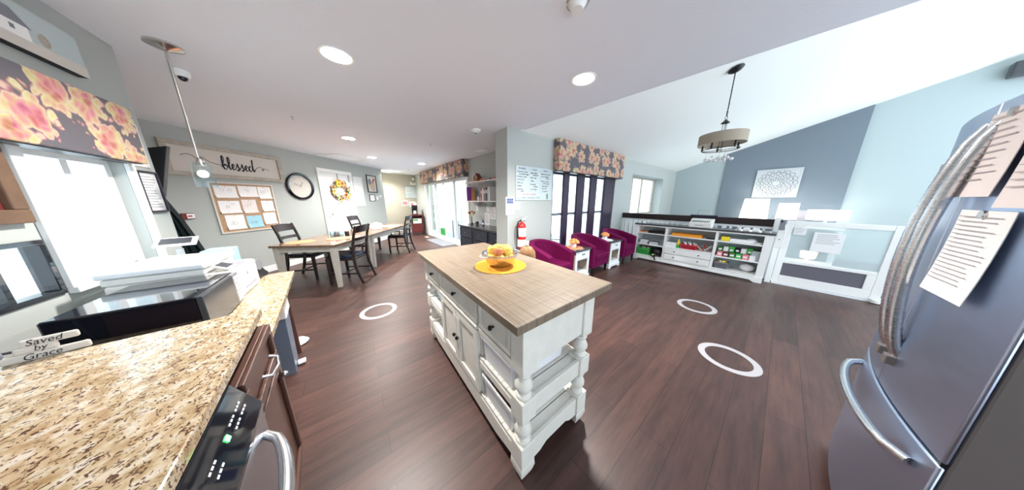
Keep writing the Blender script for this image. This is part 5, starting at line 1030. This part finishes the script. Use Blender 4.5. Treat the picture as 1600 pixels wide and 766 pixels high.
b = MB(); b.box(.013, .075, -.05, -.031, .92, 1.09); b.obj('latch', 'inkg', gt, bev=.004)
b = MB(); b.tube([(.03, -.05, 1.06), (.03, -.062, 1.06)], .014, 12); b.sph((.05, -.043, .76), .008, 8); b.obj('screw', 'black', gt)
MB().box(.09, 1.03, -.02, .05, .0, .022).obj('threshold_track', 'trimw', gt); b = MB(); b.lathe([(.03, 0), (.045, .01), (.045, .05), (.02, .06)], (1.0, -.04, 0), 20); b.obj('foot', 'bplastic', gt, smooth=True)
np_ = thing('newel_post', 'white square post at the far side of the gate', 'post', (5.64, -1.13, 0)); MB().box(-.05, .05, -.05, .05, 0, 1.12).obj('shaft', 'white', np_, bev=.004); MB().box(-.06, .06, -.06, .06, 1.12, 1.15).obj('cap', 'trimw', np_, bev=.004)
t = thing('gate_notice', 'white typed notice taped on the clear gate panel', 'notice', (5.612, -.495, .62), -PI / 2); MB().box(-.13, .13, -.006, -.003, 0, .30).obj('sheet', 'paper', t); lines(t, -.10, .10, .12, .28, 6, y=-.0068, h=.005)
t = thing('gate_tag', 'small white label at the upper left of the gate panel', 'notice', (5.612, -.23, .86), -PI / 2); MB().box(-.06, .06, -.006, -.003, 0, .13).obj('sheet', 'paper', t); lines(t, -.05, .05, .02, .12, 4, y=-.0068, h=.004)

# ---- beyond the railing: art, lamps
ar = thing('carved_panel', 'square white carved medallion panel on the slate accent wall', 'wall art', (9.755, .24, 1.48), -PI / 2)
MB().box(-.41, .41, -.02, -.001, 0, .79).obj('panel', 'artw', ar, bev=.004)
b = MB()
for rr, nn in ((.10, 8), (.17, 12), (.26, 16), (.33, 18)):
    for i in range(nn):
        a = 2 * PI * i / nn; cxx, czz = rr * math.cos(a), .395 + rr * math.sin(a); q = rr * PI / nn * .75
        b.tube([(cxx + q * math.cos(u), -.022, czz + q * math.sin(u)) for u in [2 * PI * j / 10 for j in range(10)]], .005, 5, True)
b.obj('carving', 'inkg', ar, smooth=True); frame_mesh(.80, .77, .02, .028).obj('border', 'artw', ar)
cs = thing('console_table', 'white console table against the slate accent wall', 'table', (9.45, .0, -.4), -PI / 2)
MB().box(-1.1, 1.0, -.20, .25, 1.08, 1.12).obj('top', 'white', cs, bev=.004)
for x in (-1.05, .95):
    for y in (-.16, .21): MB().box(x - .025, x + .025, y - .025, y + .025, 0, 1.08).obj('leg', 'white', cs)
def lampf(x, y, z_, r, h, base_h, label, r2=None, power=30, sh_m='lamp'):
    t = thing('table_lamp', label, 'lamp', (x, y, z_)); b = MB(); b.lathe([(.06, 0), (.06, .015), (.02, .03), (.03, base_h * .5), (.012, base_h)], n=20); b.obj('base', 'white', t, smooth=True)
    b = MB(); b.lathe([(r, base_h - .02), (r2 or r * .85, base_h + h)], n=32, cap=False); b.obj('lamp_shade', sh_m, t, smooth=True); b = MB(); b.sph((0, 0, base_h + .05), .03); b.obj('bulb', 'lamp', t, smooth=True)
    return t
lampf(9.35, .50, .72, .28, .58, .14, 'large glowing white table lamp behind the railing, under the carved panel'); lampf(9.35, -.09, .72, .18, .40, .20, 'narrow glowing white table lamp just left of the gate top', r2=.17)
MB_ = simple('photo_frame', MB().box(-.015, .015, -.07, .07, 0, .42), 'inkg', 'grey frame standing right of the narrow lamp', 'picture frame', (9.5, -.34, .72))
t = lampf(9.30, -.70, .72, .30, .22, .22, 'wide low glowing lamp above the gate top', r2=.30)
stt = thing('low_table', 'low white table behind the gate holding the warm lamp', 'table', (8.85, -.58, -.4)); MB().box(-.2, .2, -.35, .35, .28, .31).obj('top', 'white', stt, bev=.004)
for x in (-.17, .17):
    for y in (-.32, .32): MB().box(x - .02, x + .02, y - .02, y + .02, 0, .28).obj('leg', 'white', stt)
lampf(8.85, -.58, -.09, .11, .14, .10, 'small warm glowing lamp seen through the gate panel', r2=.13, sh_m='lampw'); simple('grey_heater', MB().box(-.06, .06, -.45, .45, 0, .14), 'inkg', 'low grey vent unit at the foot of the pale wall seen through the gate', 'heater', (9.68, -1.45, -.22), bev=.006)

# ================================================================ PERSON
pp = thing('person', 'small child with light brown hair and a white bow standing behind the island', 'person', (1.36, 1.52, 0), 2.6)
def skin(name, pts, edges, radii, m, par, sub=2):
    me = bpy.data.meshes.new(name); me.from_pydata(pts, edges, []); o = bpy.data.objects.new(name, me); COL.objects.link(o); o.parent = par; me.materials.append(M[m])
    mo = o.modifiers.new('skin', 'SKIN'); sv = me.skin_vertices[0].data if me.skin_vertices else None
    if sv is None:
        bm = bmesh.new(); bm.from_mesh(me); bm.verts.layers.skin.verify(); bm.to_mesh(me); bm.free(); sv = me.skin_vertices[0].data
    for i, r in enumerate(radii): sv[i].radius = (r, r) if not isinstance(r, tuple) else r
    sv[0].use_root = True; mo.use_smooth_shade = True; s2 = o.modifiers.new('sub', 'SUBSURF'); s2.levels = sub; s2.render_levels = sub; return o
P = [(0, 0, .42), (0, 0, .50), (0, .005, .58), (0, .005, .66), (0, 0, .705), (0, -.005, .745), (0, -.01, .80), (0, -.008, .855)]
E_ = [(i, i + 1) for i in range(7)]; Rr = [.075, .068, .068, .062, .030, .036, .066, .055]
for s_ in (-1, 1):
    n = len(P); P += [(s_ * .045, 0, .38), (s_ * .05, -.005, .22), (s_ * .05, .005, .05), (s_ * .05, -.06, .02)]; E_ += [(0, n), (n, n + 1), (n + 1, n + 2), (n + 2, n + 3)]; Rr += [.048, .033, .022, .02]
    n = len(P); P += [(s_ * .085, .005, .655), (s_ * .115, .0, .55), (s_ * .12, -.05, .46), (s_ * .118, -.075, .43)]; E_ += [(3, n), (n, n + 1), (n + 1, n + 2), (n + 2, n + 3)]; Rr += [.030, .023, .017, .016]
    b0 = len(P) - 1
    for k2, (dx, dz, ln) in enumerate(((-.012, 0, .030), (-.004, 0, .034), (.004, 0, .032), (.011, 0, .027), (-.018 * 1, .01, .018))):
        n = len(P); P += [(s_ * (.118) + dx, -.075 - ln * .5, .43 - ln * .6 + dz), (s_ * (.118) + dx, -.075 - ln * .5, .43 - ln * 1.1 + dz)]; E_ += [(b0, n), (n, n + 1)]; Rr += [.0055, .005]
body = skin('body', P, E_, Rr, 'skin', pp)
b = MB(); b.lathe([(.055, .68), (.09, .64), (.085, .55), (.095, .45), (.15, .28), (.145, .28), (.08, .46), (.07, .55), (.07, .64), (.045, .68)], n=28, cap=False); b.obj('dress', 'dress', pp, smooth=True)
b = MB()
for i in range(34):
    a = 2 * PI * i / 34
    if abs(((a + PI / 2 + PI) % (2 * PI)) - PI) < .75:  # fringe only over the face
        b.tube([(0, .01, .938), (.04 * math.cos(a), .0 + .045 * math.sin(a), .928), (.068 * math.cos(a), .0 + .076 * math.sin(a), .895), (.074 * math.cos(a), .083 * math.sin(a), .868)], [.010, .012, .010, .005], 6)
    else:
        b.tube([(0, .01, .938), (.042 * math.cos(a), .01 + .042 * math.sin(a), .928), (.070 * math.cos(a), .01 + .070 * math.sin(a), .888), (.078 * math.cos(a), .005 + .078 * math.sin(a), .83), (.076 * math.cos(a), .012 + .075 * math.sin(a), .74), (.07 * math.cos(a), .02 + .07 * math.sin(a), .68)], [.010, .013, .014, .014, .012, .006], 6)
b.sph((0, .012, .87), .071, 16, (1, 1.02, .85)); b.obj('hair', 'hair', pp, smooth=True)
b = MB()
for s_ in (-1, 1):
    b.loft([[(.03 + s_ * .006, .0 + dy * .3, .970 + dz * .5) for dy, dz in ((-.02, -.02), (.02, -.02), (.02, .02), (-.02, .02))], [(.03 + s_ * .048, dy * 1.4, .975 + dz * 1.4) for dy, dz in ((-.018, -.018), (.018, -.018), (.018, .018), (-.018, .018))]])
b.sph((.03, 0, .970), .014, 8); b.obj('hair_bow', 'white', pp, bev=.003, smooth=True)
for s_ in (-1, 1):
    e = MB(); e.sph((s_ * .024, -.068, .815), .008, 10); e.obj('eye', 'paper', pp, smooth=True); e = MB(); e.sph((s_ * .024, -.0745, .815), .0038, 8); e.obj('pupil', 'ink', pp)
    e = MB(); e.sph((s_ * .066, -.005, .805), .014, 8, (.4, .8, 1)); e.obj('ear', 'skin', pp, smooth=True); e = MB(); e.sph((s_ * .05, -.045, .018), .03, 10, (.8, 1.5, .6)); e.obj('shoe', 'paper', pp, smooth=True)
e = MB(); e.sph((0, -.078, .798), .008, 8, (1, 1, 1.2)); e.obj('nose', 'skin', pp, smooth=True); e = MB(); e.sph((0, -.068, .775), .013, 10, (1, .4, .3)); e.obj('mouth', 'pink', pp, smooth=True)

# ================================================================ FLOOR RINGS
for x, y, lb in ((.11, 2.97, 'white tour marker ring on the floor before the dining tables'), (3.52, .49, 'white tour marker ring on the floor nearer the bookcase'), (2.53, .075, 'white tour marker ring on the floor nearest the refrigerator')):
    o = MB().lathe([(.155, .0005), (.205, .0005), (.205, .002), (.155, .002), (.155, .0005)], n=64, cap=False).obj('floor_ring', 'ring'); tag(o, lb, 'tour marker', None, (x, y, 0))  # virtual tour markers added as flat rings, not painted on the real floor

# ================================================================ OUTSIDE
def patio_chair(loc, rz, label):
    t = thing('patio_chair', label, 'chair', loc, rz); b = MB()
    b.tube([(.22 * math.cos(a), .22 * math.sin(a), .45) for a in [2 * PI * i / 20 for i in range(20)]], .010, 6, True); b.obj('seat_ring', 'ink', t); MB().cyl(.21, .445, .452).obj('seat', 'wbd', t)
    for x, y in ((-.17, -.17), (.17, -.17), (-.17, .17), (.17, .17)): MB().rod((x, y, .45), (x * 1.25, y * 1.25, 0), .010, 6).obj('leg', 'ink', t)
    b = MB(); b.tube([(-.2, .2, .45), (-.21, .24, .75), (-.12, .26, .92), (0, .265, .97), (.12, .26, .92), (.21, .24, .75), (.2, .2, .45)], .010, 6)
    for cx_, cz_, rr in ((-.09, .62, .07), (.09, .62, .07), (0, .76, .09), (-.1, .8, .05), (.1, .8, .05), (0, .55, .05)): b.tube([(cx_ + rr * math.cos(a), .245, cz_ + rr * math.sin(a)) for a in [2 * PI * i / 16 for i in range(16)]], .007, 6, True)
    b.obj('scroll_back', 'ink', t)
patio_chair((4.33, 3.62, -.06), .5, 'scrolled iron patio chair outside the tall window')
gb_ = thing('patio_bucket', 'green bucket on the patio outside the sliding door', 'bucket', (2.85, 8.25, -.06)); b = MB(); b.lathe([(.11, 0), (.14, .34), (.135, .34), (.105, .01)], n=24); b.obj('bucket_body', 'green', gb_, smooth=True); b = MB(); b.lathe([(.145, .30), (.15, .33), (.145, .345)], n=24, cap=False); b.obj('rim', 'green', gb_)
ot = thing('patio_table', 'small pale patio table outside the sliding door', 'table', (3.5, 7.6, -.06)); MB().box(-.45, .45, -.3, .3, .68, .71).obj('top', 'wbd', ot, bev=.004)
for x in (-.4, .4):
    for y in (-.26, .26): MB().box(x - .02, x + .02, y - .02, y + .02, 0, .68).obj('leg', 'inkg', ot)
fn = thing('patio_fence', 'pale grey patio fence outside the sliding door', 'fence', (4.6, 0, -.06)); [MB().box(-.03, .03, 5.2 + a_, 5.26 + a_, 0, 1.0).obj('post', 'wbd', fn) for a_ in (0, 2.6, 5.2)]; MB().box(-.03, .03, 5.2, 10.5, .95, 1.02).obj('top_rail', 'wbd', fn); MB().box(-.02, .02, 5.2, 10.5, .12, .17).obj('bottom_rail', 'wbd', fn)
for i in range(22): MB().box(-.015, .015, 5.3 + i * .24, 5.33 + i * .24, .17, .95).obj('picket', 'wbd', fn)
